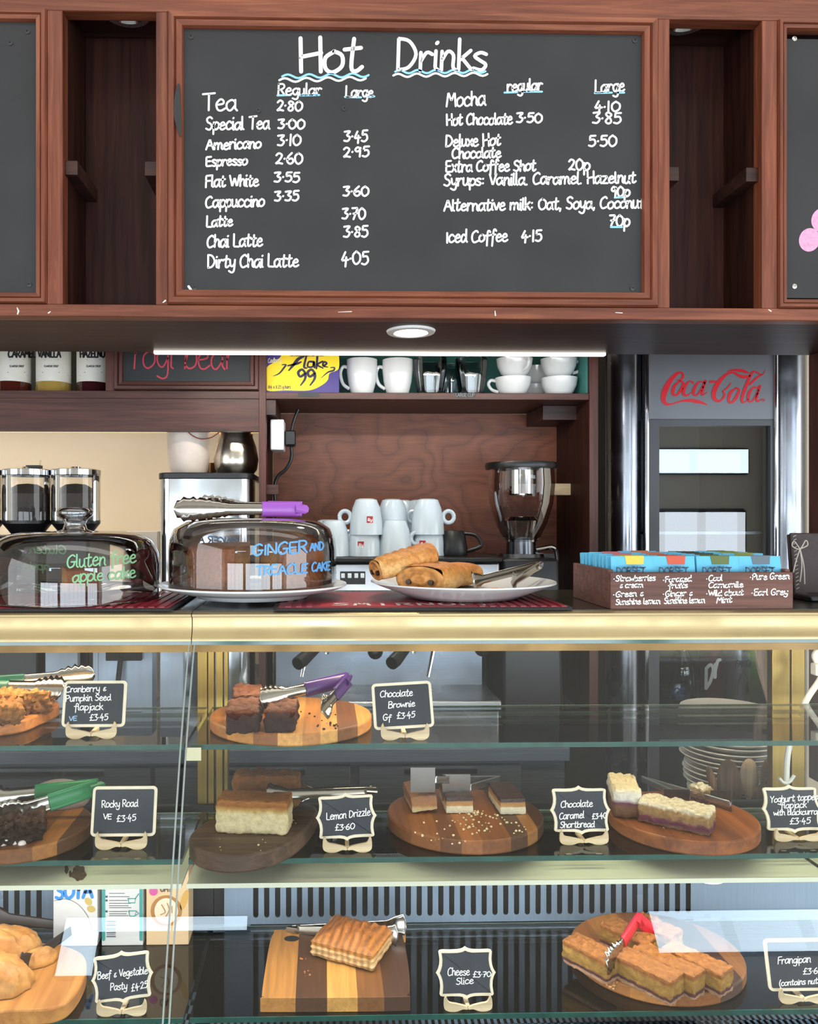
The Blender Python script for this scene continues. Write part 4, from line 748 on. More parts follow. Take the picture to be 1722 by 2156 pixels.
    return t
xL, xR = -1.62, 1.70
cl = case(xL, XS, 'left glass display case holding flapjack, rocky road and pasties', [(xL+.05, X(112, DK_B))], ((-80, -50), (408, 429), (431, 444)), 0)
cr = case(XS, xR, 'right glass display case holding brownies, lemon cake and tarts', [(X(527, DK_B), X(1460, DK_B))], ((448, 463), (466, 474), (1652, 1690), (1694, 1722)), 0)
B(X(472, DK_B), X(527, DK_B), DK_B, DK_B+.002, zo(.885), SZC-.004).build('plain_panel', DUCT, cr); B(X(1460, DK_B), xR-.02, DK_B, DK_B+.002, zo(.885), SZC-.004).build('plain_panel', DUCT, cr)
q = P(406, 1587, 1.188); B(X(391, 1.19), X(422, 1.19), 1.196, 1.1972, Z(1601, 1.19), Z(1574, 1.19)).build('blank_sticker', plain('cream_sticker', '#d9d3ae', .7), cr)
for px in (1622, 1702):
    a = H(px-8, 1752, SZC); m = MB(); c0, c1 = H(px-8, 1750, SZC+.0006), H(px+4, 1853, SZC+.0006); m.add([(c0.x-.002, BACK2, SZC+.0006), (c0.x+.004, BACK2, SZC+.0006), (c0.x+.008, 1.183, SZC+.0006), (c0.x, 1.183, SZC+.0006)], [(3, 2, 1, 0)]); m.build('seam', BLACKM, cr)
m = MB(); c = H(166, 1838, SZC+.0008)
for k, (dx, dy, rx, ry) in enumerate(((0, 0, 15, 16), (-26, -8, 4, 10), (-18, 2, 3, 7))):
    m.add([H(166+dx+rx*cos(a)*(1+.15*sin(a*5+k)), 1838+dy+ry*sin(a)*(1+.12*cos(a*7)), SZC+.0008) for a in [2*pi*i/26 for i in range(26)]], [tuple(range(25, -1, -1))])
m.build('chocolate_smear', plain('chocolate_smear', '#5b4634', .7, var=.5, vs=140), cl)
# case lamps: warm tube under the counter and a cool one under the cream shelf
for par, a, b in ((cl, xL+.1, XS-.05), (cr, XS+.05, xR-.1)):
    MB().tube([(a, 1.30, ZCT-.035), (b, 1.30, ZCT-.035)], .008, 10).build('lamp_tube', plain('warm_lamp_tube', '#ffd9a0', .4, emit=1.2), par)
    area('case_lamp', ((a+b)/2, 1.31, ZCT-.05), (0, 0, 0), b-a, .02, 2.2*(b-a), (1, .84, .6)); area('under_shelf_lamp', ((a+b)/2, 1.25, SZC-.012), (0, 0, 0), b-a, .03, 2.0*(b-a), (.95, .97, 1))
# prep bench, plates and tools behind the case
pb = thing('prep_bench', 'steel prep bench behind the right case carrying the plates', 'bench', (X(1560, 1.7), 1.65, 0)); bz0 = .75
B(X(1390, 1.7), 1.7, 1.54, 1.84, bz0-.03, bz0).build('bench_top', STEELD, pb, .002); B(X(1390, 1.7)+.02, 1.68, 1.56, 1.82, .05, bz0-.03).build('bench_body', STEELD, pb)
PLP = [(0, .003), (.5, .002), (.55, 0), (.6, .003), (.97, .016), (1.0, .0185), (.99, .0205), (.95, .018), (.62, .008), (0, .007)]
PLM = plain('cream_grey_plate', '#c9c6bd', .2, 0, .5)
pr0 = None; pc = P(1533, 1600, 1.70)
for k in range(25):
    zz = bz0+k*.0108; f = .074 if k < 6 else (.082 if k < 10 else (.089 if k < 15 else .097)); f += RND.uniform(-.001, .001); ox, oy = RND.uniform(-.004, .004), RND.uniform(-.003, .003)
    if k in (21, 22): ox -= .003
    lab = 'topmost plate of the tall stack behind the right case' if k == 24 else 'plate below the top of the tall white stack behind the right case'
    o = MB().lathe([(r*f, z) for r, z in PLP], (0, 0, 0), 56).build('plate', PLM); o.location = (pc.x+ox, pc.y+oy, zz); props(o, lab, 'plate', 'plates stacked behind the right case' if k < 24 else None)
pot = thing('spoon_pot', 'dark pot holding wooden spoons in front of the plates', 'pot', (X(1580, 1.575), 1.60, bz0)); pc2 = Vector((X(1578, 1.6), 1.6, bz0)); MB().lathe([(0, .002), (.05, 0), (.055, .12), (.052, .12), (.047, .006), (0, .006)], pc2, 30).build('body', BLACKM, pot)
SPW = {'p': wood('pale_spoon_wood', '#b59a7c', '#d3bd9f', 'z', .6, 20), 'd': wood('dark_spoon_wood', '#4a3323', '#7a5a3e', 'z', .6, 20), 'm': wood('mid_spoon_wood', '#6b4a33', '#97704d', 'z', .6, 20)}
for px, py, rx, ry, mt, dy, tilt, lab in ((1577, 1638, 21, 42, 'p', 0, 0, 'pale wooden spoon in the middle of the spoon pot'), (1619, 1636, 20, 40, 'm', -.01, 0, 'brown wooden spoon marked with a number in the spoon pot'), (1535, 1652, 27, 54, 'd', -.016, .1, 'large dark wooden spoon at the front of the spoon pot'), (1541, 1612, 12, 20, 'd', .02, 0, 'small dark wooden spoon at the back of the spoon pot'), (1498, 1640, 9, 28, 'm', -.02, .3, 'narrow wooden spatula leaning out of the spoon pot')):
    D = 1.6+dy; c = P(px, py, D); t = thing('wooden_spoon', lab, 'spoon', c, 'wooden spoons in the dark pot'); k = D/FP; m = MB(Matrix.Translation(c) @ Matrix.Rotation(-tilt, 4, 'Y')); m.ball((0, 0, 0), rx*k, .006, ry*k, 14); m.build('bowl', SPW[mt], t)
    MB().tube([c+Vector((0, .002, -ry*k*.9)), Vector((pc2.x+(c.x-pc2.x)*.4, 1.6+dy*.5, bz0+.012))], .005, 8).build('handle', SPW[mt], t)
    if mt == 'm' and px == 1619: m = MB(); mp = on_plane(D-.0066); write(m, '4', 1610, 1652, 1628, 14, mp, 2.6); write(m, '0', 1610, 1637, 1628, 16, mp, 2.6); m.build('number', BLACKM, t)
c = P(1610, 1682, 1.56); t = thing('wooden_spoon', 'short round dark wooden spoon leaning low against the spoon pot', 'spoon', c, 'wooden spoons in the dark pot'); MB().ball(c, .026, .006, .03, 14).build('bowl', SPW['d'], t); MB().tube([c+Vector((0, .003, -.02)), (c.x-.01, 1.56, bz0+.003)], .005, 8).build('handle', SPW['d'], t)
pdl = thing('wooden_paddle', 'pale grey wooden paddle hanging behind the right case, tapering downwards', 'paddle', P(1630, 1350, 1.56)); kp = [(1588, 1335), (1590, 1370), (1600, 1420), (1618, 1480), (1630, 1530), (1638, 1580), (1652, 1580), (1660, 1480), (1668, 1400), (1670, 1335)]
m = MB(); m.prism([(P(a, b, 1.57).x, P(a, b, 1.57).z) for a, b in kp][::-1], .008, 'xz', 1.57); m.build('blade', wood('pale_paddle_wood', '#8d7f78', '#b3a49b', 'z', .6, 20), pdl, .001, fix=True); MB().ball(P(1610, 1362, 1.568), .006, .004, .005, 8).build('hook', BLACKM, pdl)
cb = thing('white_cable', 'white cable looping down behind the right end of the case', 'cable', P(1690, 1480, 1.46)); MB().tube(crom([tuple(P(a, b, 1.452)) for a, b in ((1740, 1358), (1715, 1380), (1730, 1420), (1700, 1470), (1672, 1530), (1658, 1590), (1655, 1645))], 8), .0055, 10).build('flex', plain('white_cable_sleeve', '#d9d9d6', .4), cb)
B(X(1711, 1.45), X(1735, 1.45), 1.44, 1.458, Z(1425, 1.45), Z(1400, 1.45)).build('clip', plain('white_cable_sleeve', '#d9d9d6', .4), cb, .002); MB().tube(crom([tuple(P(a, b, 1.447)) for a, b in ((1640, 1638), (1650, 1648), (1662, 1646), (1672, 1632))], 5), .003, 8).build('tie', plain('white_cable_sleeve', '#d9d9d6', .4), cb)
# ------------------------------------------------------------------ tongs and boards
def arm(mb, j, t, up, w0, w1, head=None, headf=.3, s0=0, s1=1, off=0, bow=0, n=40, cup_=.12):
    """one blade of tongs from joint j to tip t, its width along up"""
    j, t = Vector(j), Vector(t); d = t-j; Ln = d.length; d.normalize(); u = Vector(up); u = (u-d*u.dot(d)).normalized(); nn = d.cross(u)
    def fn(a, b):
        s = s0+(s1-s0)*b; w_ = w0+(w1-w0)*min(1, s/(1-headf) if headf < 1 else 1); q = a*2-1; lift = 0
        if head and s > 1-headf:
            h = (s-(1-headf))/headf; w_ = w1*(1+.9*math.sin(min(1, h*1.15)*pi*.62))*(1 if h < .8 else math.sqrt(max(0.02, 1-((h-.8)/.2)**2)))
            if head == 'scallop': w_ *= 1+.13*sin(h*2*pi*6.5); lift = .0022*sin(h*2*pi*6.5)*abs(q)
            if head == 'claw': w_ *= 1+.25*(h > .7)
        z = q*w_/2; return j+d*(Ln*s)+u*z+nn*(off+lift+bow*sin(pi*s)-w_*cup_*(q*q))
    return mb.grid(fn, 6, n)
TONGSTEEL = plain('tongs_steel', '#aaa49b', .16, 1)
def tongs(name, label, j, tips, up, w0=.014, w1=.018, head='scallop', headf=.34, grip=None, gripf=.45, gripname='grip', mat=None, group=None, cup_=.12):
    t = thing(name, label, 'tongs', Vector(j), group); j = Vector(j); mat = mat or TONGSTEEL
    for i, tip in enumerate(tips):
        m = MB(); arm(m, j, tip, up, w0, w1, head, headf, cup_=cup_*(1 if i else -1)); o = m.build('arm', mat, t, solid=.0012, ang=1.2)
        if grip: m = MB(); arm(m, j, tip, up, w0*1.35, w1*1.15, None, .01, 0, gripf, cup_=cup_*(1 if i else -1)); m.build(gripname, grip, t, solid=.0045, ang=1.2)
    d = (Vector(tips[0])-j).normalized(); e = (Vector(tips[1])-j).normalized(); u = Vector(up); b = -(d+e).normalized()
    m = MB(); m.tube([j+d*.012, j+b*.004, j+e*.012], w0*.45, 8); m.build('spring_joint', grip or mat, t)
    return t
def flatboard(name, label, pts, z, th, mat, group=None, bev=.003, hole=None):
    c = Vector((sum(p[0] for p in pts)/len(pts), sum(p[1] for p in pts)/len(pts), z)); t = thing(name, label, 'board', c, group)
    m = MB(); m.prism(pts, th, 'xy', z); m.build('plank', mat, t, bev, fix=True); return t
def disc(c, rx, ry=None, n=64): ry = ry or rx; return [(c[0]+rx*cos(2*pi*i/n), c[1]+ry*sin(2*pi*i/n)) for i in range(n)]
def smooth_poly(pts, n=6):
    L = len(pts); q = []
    for i in range(L):
        p0, p1, p2, p3 = pts[i-1], pts[i], pts[(i+1) % L], pts[(i+2) % L]
        for k in range(n):
            t = k/n; q.append(tuple(.5*((2*b)+(-a+c)*t+(2*a-5*b+4*c-d)*t*t+(-a+3*b-3*c+d)*t**3) for a, b, c, d in zip(p0, p1, p2, p3)))
    ar = sum(a[0]*b[1]-b[0]*a[1] for a, b in zip(q, q[1:]+q[:1])); return q if ar > 0 else q[::-1]
def HX(px, py, z): q = H(px, py, z); return (q.x, q.y)
def rot(c, rz=0, rx=0, ry=0): return Matrix.Translation(Vector(c)) @ Matrix.Rotation(rz, 4, 'Z') @ Matrix.Rotation(rx, 4, 'X') @ Matrix.Rotation(ry, 4, 'Y')
def crumbs(name, label, spots, z, mat, n, seed, size=.0016):
    r = random.Random(seed); m = MB(); x0 = Vector((spots[0][0], spots[0][1], z))
    for i in range(n):
        sx, sy, sr = spots[r.randrange(len(spots))]; a = r.uniform(0, 2*pi); q = sr*math.sqrt(r.random()); s = size*r.uniform(.4, 1.5)
        m.ball((sx+q*cos(a), sy+q*sin(a), z+s*.6), s, s*r.uniform(.6, 1.2), s*.8, 3, .4, 300, i)
    o = m.build(name, mat); props(o, label, 'crumbs', kind='stuff'); return o

# ------------------------------------------------------------------ bar mats
REDM = plain('red_mat_rubber', '#8e1c2b', .38, bump=.15, bs=160)
ZM = ZCT+.0065
def barmat(px0, px1, label, wx, ribs):
    x0, x1 = px0, px1; y0, y1 = 1.252, 1.52; t = thing('bar_mat', label, 'bar mat', ((x0+x1)/2, 1.39, ZCT)); m = MB(); m.prism(rrect(x0, x1, y0, y1, .01), .004, 'xy', ZCT+.0004); m.build('rubber_base', BLACKM, t, .001, fix=True)
    B(x0+.008, x1-.008, y0+.008, y1-.008, ZCT+.004, ZCT+.005).build('red_top', REDM, t); m = MB()
    for a, b in ribs:
        k = a
        while k < b: m.box(k, k+.009, y0+.008, y1-.01, ZCT+.005, ZM); k += .0165
    m.build('ribs', REDM, t)
    m = MB(); zt_ = ZCT+.0056; B(wx-.02, wx+.30, y0+.02, y0+.072, ZCT+.005, ZCT+.0053).build('name_panel', plain('bright_red_print', '#b01f2c', .4), t)
    tot = .28; s = 'SMIRNOFF'; cw = tot/len(s)
    for i, ch in enumerate(s):
        w_, st = G[ch]
        for pts, straight in st: ribbon(m, [(wx+cw*i+x/w_*cw*.78, y/16*.034) for x, y in (corner(pts) if straight else crom(pts, 4))], .006, lambda a, b: (a, y0+.029+b, ZCT+.0058))
    m.build('lettering', plain('pale_mat_print', '#e8d3cf', .5), t); return t
barmat(-.86, X(368, 1.27), 'red ribbed rubber bar mat under the left cake dome', -.66, [(-.85, -.72), (-.36, X(368, 1.27)-.02)])
a0 = X(578, 1.3); b0 = X(1190, 1.3); barmat(a0, b0, 'red ribbed rubber bar mat under the pastry plate', X(700, 1.28), [(a0+.02, X(655, 1.3)), (X(1000, 1.3), b0-.015)])

# ------------------------------------------------------------------ cake domes
DOME = thin_glass('cake_dome_glass', (.98, .985, .99, 1), 2.3)
CAKEB = layered('brown_cake', [(0, '#a87450'), (.3, '#9a6040'), (.8, '#8a5032'), (1, '#74401f')], .75, .2, 40, .4, .8, 160)
CUTB = layered('treacle_cake_crumb', [(0, '#b98850'), (.5, '#c49358'), (1, '#94603a')], .85, .2, 60, .35, 1, 220)
def wedge(c, r, h, a0, a1, name, label, r0=.0, group=None):
    t = thing(name, label, 'cake', c, group); m = MB(); n = 26; c = Vector(c)
    prof = [(r*.97, 0), (r, h*.1), (r, h*.75), (r*.96, h*.93), (r*.85, h), (max(r0, r*.4), h*1.02), (r0, h*1.0)]
    def pt(q, i):
        a = a0+(a1-a0)*i/n; w_ = 1+.015*noise.noise(Vector((q[0]*90*cos(a), q[0]*90*sin(a), q[1]*90))); return c+Vector((q[0]*w_*cos(a), q[0]*w_*sin(a), q[1]*w_))
    m.add([pt(q, i) for q in prof for i in range(n+1)], [(j*(n+1)+i, j*(n+1)+i+1, (j+1)*(n+1)+i+1, (j+1)*(n+1)+i) for j in range(len(prof)-1) for i in range(n)]); m.build('crust', CAKEB, t)
    m = MB(); 
    for i, fl in ((0, 0), (n, 1)):
        vs = [pt(q, i) for q in prof]+[c+Vector((r0*cos(a0), r0*sin(a0), 0))]; m.add(vs, [tuple(range(len(vs))) if fl else tuple(range(len(vs)-1, -1, -1))])
    m.build('cut_face', CUTB, t, smooth=False); return t
# right: ginger and treacle cake on a footed white plate
pcx = X(533, 1.418); pc = Vector((pcx, 1.418, ZM))
pl_ = MB().lathe([(0, .006), (.085, .004), (.09, 0), (.098, 0), (.104, .006), (.125, .009), (.158, .017), (.168, .0215), (.167, .0245), (.155, .0215), (.12, .0125), (0, .0115)], pc, 72).build('cake_plate', CHINA)
props(pl_, 'round white footed plate under the dome lettered in blue', 'plate'); zp_ = ZM+.0118
wedge((pcx-.006, 1.418, zp_), .112, .083, R(95), R(262), 'ginger_cake', 'large brown piece of ginger cake under the blue lettered dome, left of the gap', .0); wedge((pcx+.014, 1.422, zp_), .112, .083, R(-70), R(75), 'ginger_cake', 'brown piece of ginger cake under the blue lettered dome, right of the gap', .0)
def dome(c, r, prof, label, knob, words):
    t = thing('cake_dome', label, 'cake dome', c); MB().lathe(prof, c, 72).build('glass_cover', DOME, t, ang=1.5)
    MB().tube([(c[0]+r*cos(2*pi*i/64), c[1]+r*sin(2*pi*i/64), c[2]+.001) for i in range(65)], .0016, 6, False).build('rim', thin_glass('dome_rim', (.86, .88, .9, 1), 3), t)
    if knob: MB().lathe(knob, c, 36).build('knob', thin_glass('solid_glass_knob', (.8, .83, .86, 1), 5), t, ang=2)
    return t
rD = .149
dz = zp_+.004; d2 = dome((pcx, 1.418, dz), rD, [(rD, 0), (rD, .068), (rD*.985, .088), (rD*.93, .106), (rD*.8, .118), (rD*.55, .124), (0, .126)], 'clear glass cake dome with blue lettering', None, None)
m = MB(); mp = on_cyl((pcx, 1.418), rD+.0005); write(m, 'GINGER', 531, 1170, 648, 24, mp, 4, 1163); write(m, 'AND', 652, 1160, 682, 17, mp, 3.4, 1158); write(m, 'TREACLE', 538, 1212, 648, 20, mp, 3.8, 1206); write(m, 'CAKE', 656, 1203, 695, 18, mp, 3.4, 1200)
mf = on_cyl((pcx, 1.418), rD+.0005, True); write(m, 'GINGER AND', 502, 1150, 392, 15, mf, 3, 1140)
m.build('lettering', plain('blue_glass_pen', '#5aa0dc', .5), d2)
# left: gluten free apple cake
lx = X(158, 1.400); lc = Vector((lx, 1.400, ZM)); rL = .1465
gp_ = MB().lathe([(0, .004), (.05, .003), (.055, 0), (.06, .004), (.1, .013), (.112, .018), (.111, .02), (.098, .0155), (.05, .007), (0, .007)], (X(160, 1.41), 1.41, ZM), 60).build('glass_plate', thin_glass('plate_glass', (.9, .92, .93, 1), 4)); props(gp_, 'low glass plate carrying the apple cake under the left dome', 'plate')
wedge((X(130, 1.43), 1.43, ZM+.0075), .068, .045, R(-65), R(60), 'apple_cake', 'small remaining wedge of brown apple cake under the green lettered dome')
d1 = dome(tuple(lc), rL, [(rL, 0), (rL*.998, .06), (rL*.975, .08), (rL*.9, .1), (rL*.78, .111), (rL*.6, .1165), (0, .1175)], 'clear glass cake dome with a glass knob and green lettering', [(.030, .1175), (.021, .121), (.018, .13), (.021, .138), (.0305, .145), (.032, .152), (.027, .158), (0, .16)], None)
m = MB(); mp = on_cyl((lx, 1.4), rL+.0005); write(m, 'Gluten free', 140, 1196, 287, 27, mp, 3.4, 1184); write(m, 'apple cake', 152, 1226, 286, 24, mp, 3.4, 1216); mf = on_cyl((lx, 1.4), rL+.0005, True); write(m, 'Gluten free', 140, 1166, 0, 17, mf, 3, 1164); write(m, 'apple cake', 105, 1200, -10, 17, mf, 3, 1198)
m.build('lettering', plain('green_glass_pen', '#7fb486', .5), d1)
PURPG = plain('purple_grip', '#9b54b8', .3, 0, .5)
zt2 = dz+.126+.0105
tongs('serving_tongs', 'steel scalloped tongs with a purple grip lying on top of the blue lettered dome', P(636, 1072, 1.41), [P(366, 1072, 1.36), P(415, 1066, 1.445)], (0, 0, 1), .019, .021, 'scallop', .42, PURPG, .32)

# ------------------------------------------------------------------ pastry plate
ppx = X(973, 1.40); pp = Vector((ppx, 1.40, ZM))
o = MB().lathe([(0, .005), (.08, .003), (.088, 0), (.096, .001), (.112, .008), (.15, .022), (.163, .0275), (.162, .030), (.148, .026), (.105, .012), (0, .0105)], pp, 72).build('serving_plate', CHINA); props(o, 'round white plate holding pastries and short tongs', 'plate')
PAST = layered('flaky_golden_pastry', [(0, '#d8a264'), (.3, '#e2b270'), (.6, '#d09046'), (.88, '#b56e2c'), (1, '#c47d38')], .5, .5, 42, .4, .7, 150, spec=.5)
CHOC = plain('dark_chocolate', '#2c1710', .35)
def pain(c, rz, ry, L_, wd, h, label, seed):
    t = thing('chocolate_pastry', label, 'pastry', c); M = rot(c, rz, 0, ry); m = MB(M)
    def fn(u, v):
        a = 2*pi*u; x = (v-.5)*L_; e = 1-.14*abs(v*2-1)**4; sp = 1+.05*sin(v*pi*14+2*sin(a))*max(0, sin(a)); q = 1+.07*noise.noise(Vector((x*40, cos(a)*2, sin(a)*2+seed)))
        ca_, sa_ = cos(a), sin(a); y = math.copysign(abs(ca_)**.75, ca_)*wd/2; z = math.copysign(abs(sa_)**.75, sa_)*h/2; return Vector((x, y*e*q*sp, h/2+z*e*q*sp*(1 if z > 0 else .9)))
    m.grid(fn, 36, 40, True); m.build('crust', PAST, t)
    for s in (-1, 1):
        m = MB(M)
        def sp(u, v): k = 1-v; a = 2*pi*u; return Vector((s*(L_/2+.003*sin(v*pi*3.5)), cos(a)*wd*.44*k, h/2+sin(a)*h*.43*k))
        m.grid(sp, 30, 14, True); m.build('rolled_end', plain('pastry_spiral', '#b98145', .6, var=.35, vs=90, bump=.5), t)
        for dy in (-.2, .2): m = MB(M); m.tube([(s*(L_/2-.004), dy*wd, h*.42), (s*(L_/2+.005), dy*wd, h*.42)], .0045, 10); m.build('chocolate_stick', CHOC, t)
    return t
zpl = ZM+.0115
pain((X(906, 1.37), 1.365, zpl), R(62), 0, .105, .098, .052, 'brown chocolate pastry lying flat on the white plate, its rolled end facing forward', 1)
pain((X(950, 1.45), 1.465, zpl), R(35), 0, .10, .085, .045, 'golden chocolate pastry at the back of the white plate', 5)
pain((X(856, 1.37), 1.372, zpl+.033), R(18), R(-15), .108, .062, .042, 'pale golden chocolate pastry propped on top of the others', 9)
m = MB(); 
for i in range(7): m.ball((X(1035+i*5, 1.36), 1.35+.012*(i % 3), zpl+.004), .009, .006, .003, 6, .4, 120, i)
props(m.build('pastry_flakes', PAST), 'loose golden pastry flakes on the white plate beside the short tongs', 'crumbs', kind='stuff')
tongs('pastry_tongs', 'short plain steel tongs resting on the rim of the pastry plate', P(1138, 1190, 1.45), [P(995, 1225, 1.34), P(1076, 1226, 1.33)], (.2, .3, 1), .016, .015, 'claw', .14, None, cup_=.1)

# ------------------------------------------------------------------ tea box
BOXW = wood('stained_box_wood', '#4d2f27', '#7a5347', 'x', .55, 16)
tx0, tx1, ty0, ty1 = X(1285, 1.262), X(1670, 1.262), 1.262, 1.452; tzt = Z(1205, 1.262, 1470); tb = thing('tea_box', 'dark wooden box with white handwriting listing teas, packed with blue sachets', 'box', ((tx0+tx1)/2, 1.35, ZCT))
B(tx0, tx1, ty0, ty0+.009, ZCT, tzt).build('front_panel', BOXW, tb, .0015); B(tx0, tx0+.008, ty0+.009, ty1, ZCT, tzt+.004).build('side_panel', BOXW, tb, .001); B(tx1-.008, tx1, ty0+.009, ty1, ZCT, tzt+.004).build('side_panel', BOXW, tb, .001); B(tx0+.008, tx1-.008, ty1-.008, ty1, ZCT, tzt).build('back_panel', BOXW, tb, .001); B(tx0+.008, tx1-.008, ty0+.009, ty1-.008, ZCT, ZCT+.004).build('bottom_panel', BOXW, tb)
m = MB(); mp = on_plane(ty0-.0005)
for s, x0, b, x1, c in (('•Strawberries', 1290, 1224, 1380, 12), ('& cream', 1304, 1238, 1354, 11), ('•Green &', 1289, 1257, 1355, 12), ('Sunshine lemon', 1296, 1273, 1390, 12), ('•Foraged', 1394, 1226, 1456, 12), ('fruits', 1407, 1239, 1448, 11), ('•Ginger &', 1394, 1256, 1458, 12), ('Sunshine lemon', 1398, 1271, 1484, 12),
                        ('•Cool', 1485, 1224, 1521, 12), ('Camomile', 1491, 1238, 1565, 12), ('•Wild about', 1485, 1255, 1565, 12), ('Mint', 1508, 1270, 1541, 12), ('•Pure Green', 1577, 1221, 1662, 13), ('•Earl Grey', 1580, 1254, 1659, 13)): write(m, s, x0, b, x1, c, mp, 2.3, b-2)
m.build('lettering', INK, tb, label='white handwritten tea names')
SKY = plain('sky_blue_sachet', '#5db6dd', .45, var=.06, vs=40); SKYS = plain('pale_sachet_edge', '#bfe3ee', .6)
tags = (('yellow', '#d9c24a'), ('orange red', '#c8553a'), ('olive green', '#5c6b34'), ('grey', '#5f6d78')); back_tags = ('#c9727a', '#cf7a5a', '#4a4a38', '#8a9440')
zsb = ZCT+.0045
for ci, px in enumerate((1335, 1425, 1516, 1607)):
    xc = X(px, 1.275); wd = .0705
    for k in range(10):
        y = ty0+.0125+k*.0166; ox, oz = RND.uniform(-.0015, .0015), RND.uniform(-.0025, .002) if k else 0
        lab = ('blue tea sachet with a %s tag at the front of its column' if k == 0 else 'blue tea sachet packed behind the front one in the column with the %s tag') % tags[ci][0]
        t = thing('tea_sachet', lab, 'tea sachet', (xc+ox, y, zsb), 'sachets behind the %s tagged one' % tags[ci][0] if k else None)
        M = rot((xc+ox, y, zsb), 0, R(-9)); h = .0815+oz; m = MB(M); m.box(-wd/2, wd/2, 0, .0075 if k else .004, 0, h); m.build('envelope', SKY, t, .0008)
        tg = plain('sachet_tag_%d_%d' % (ci, k > 2), tags[ci][1] if k <= 2 else back_tags[ci], .5); m = MB(M); tx = .004 if ci < 3 else .002; m.prism([(tx-.014, h-.014), (tx+.014, h-.014), (tx+.016, h+.0006), (tx-.016, h+.0006)], .0006, 'xz', -.0007); m.box(tx-.016, tx+.016, -.0007, .0045, h, h+.0008); m.build('tag', tg, t)
        if k == 0:
            n_ = Vector((0, -1, 0)); mp = on_plane(y-.0012)
            m = MB(); write(m, 'DORSET', px-38, 1208, px+24, 13, mp, 2.6, jit=.1, slant=0); ax = [(px-24+48*i/8, 1199-5*sin(pi*i/8)) for i in range(9)]
            write(m, 'THE', px-22, 1199, px-10, 4, mp, 1, 1197, jit=.1); write(m, 'GREAT', px-7, 1196, px+8, 4, mp, 1, jit=.1); write(m, 'TEA', px+11, 1197, px+22, 4, mp, 1, 1199, jit=.1); m.build('printing', plain('navy_sachet_print', '#1f3c55', .5), t)
# menu folder with string and small black stand
mf_ = thing('menu_folder', 'dark brown leather menu folder tied with pale string at the right end of the counter', 'menu', (X(1700, 1.5), 1.5, ZCT)); LEA = plain('dark_leather', '#2c1d1b', .5, bump=.4, bs=120)
M = rot((X(1672, 1.5), 1.5, ZCT), 0, R(-6)); m = MB(M); m.box(0, .17, 0, .006, 0, Z(1122, 1.5)-ZCT); m.build('front_cover', LEA, mf_, .002); m = MB(M); m.box(.001, .17, .010, .016, 0, Z(1122, 1.5)-ZCT-.002); m.build('back_cover', LEA, mf_, .002); m = MB(M); m.box(.004, .165, .006, .010, .003, Z(1128, 1.5)-ZCT); m.build('pages', plain('menu_paper', '#c9c2b4', .7), mf_)
STR = plain('pale_string', '#b9b2a6', .7); m = MB()
for pts in (((1684, 1156), (1672, 1140), (1668, 1150), (1684, 1156), (1696, 1138), (1700, 1148), (1684, 1156)), ((1684, 1156), (1676, 1180), (1670, 1205)), ((1684, 1156), (1688, 1190), (1684, 1225)), ((1684, 1156), (1692, 1190), (1694, 1230))): m.tube(crom([tuple(P(a, b, 1.492)) for a, b in pts], 5), .0011, 6)
m.build('string', STR, mf_); m = MB()
for i in range(16): m.tube([M @ Vector((.004, -.001, .01+i*.0072)), M @ Vector((.010, -.001, .013+i*.0072))], .0007, 5)
m.build('stitching', STR, mf_)
t = B(X(1678, 1.40), X(1800, 1.40), 1.36, 1.43, ZCT, Z(1252, 1.40)).build('card_reader_stand', BLACK, None, .003); props(t, 'low black plastic stand in front of the menu folder at the right edge', 'stand')
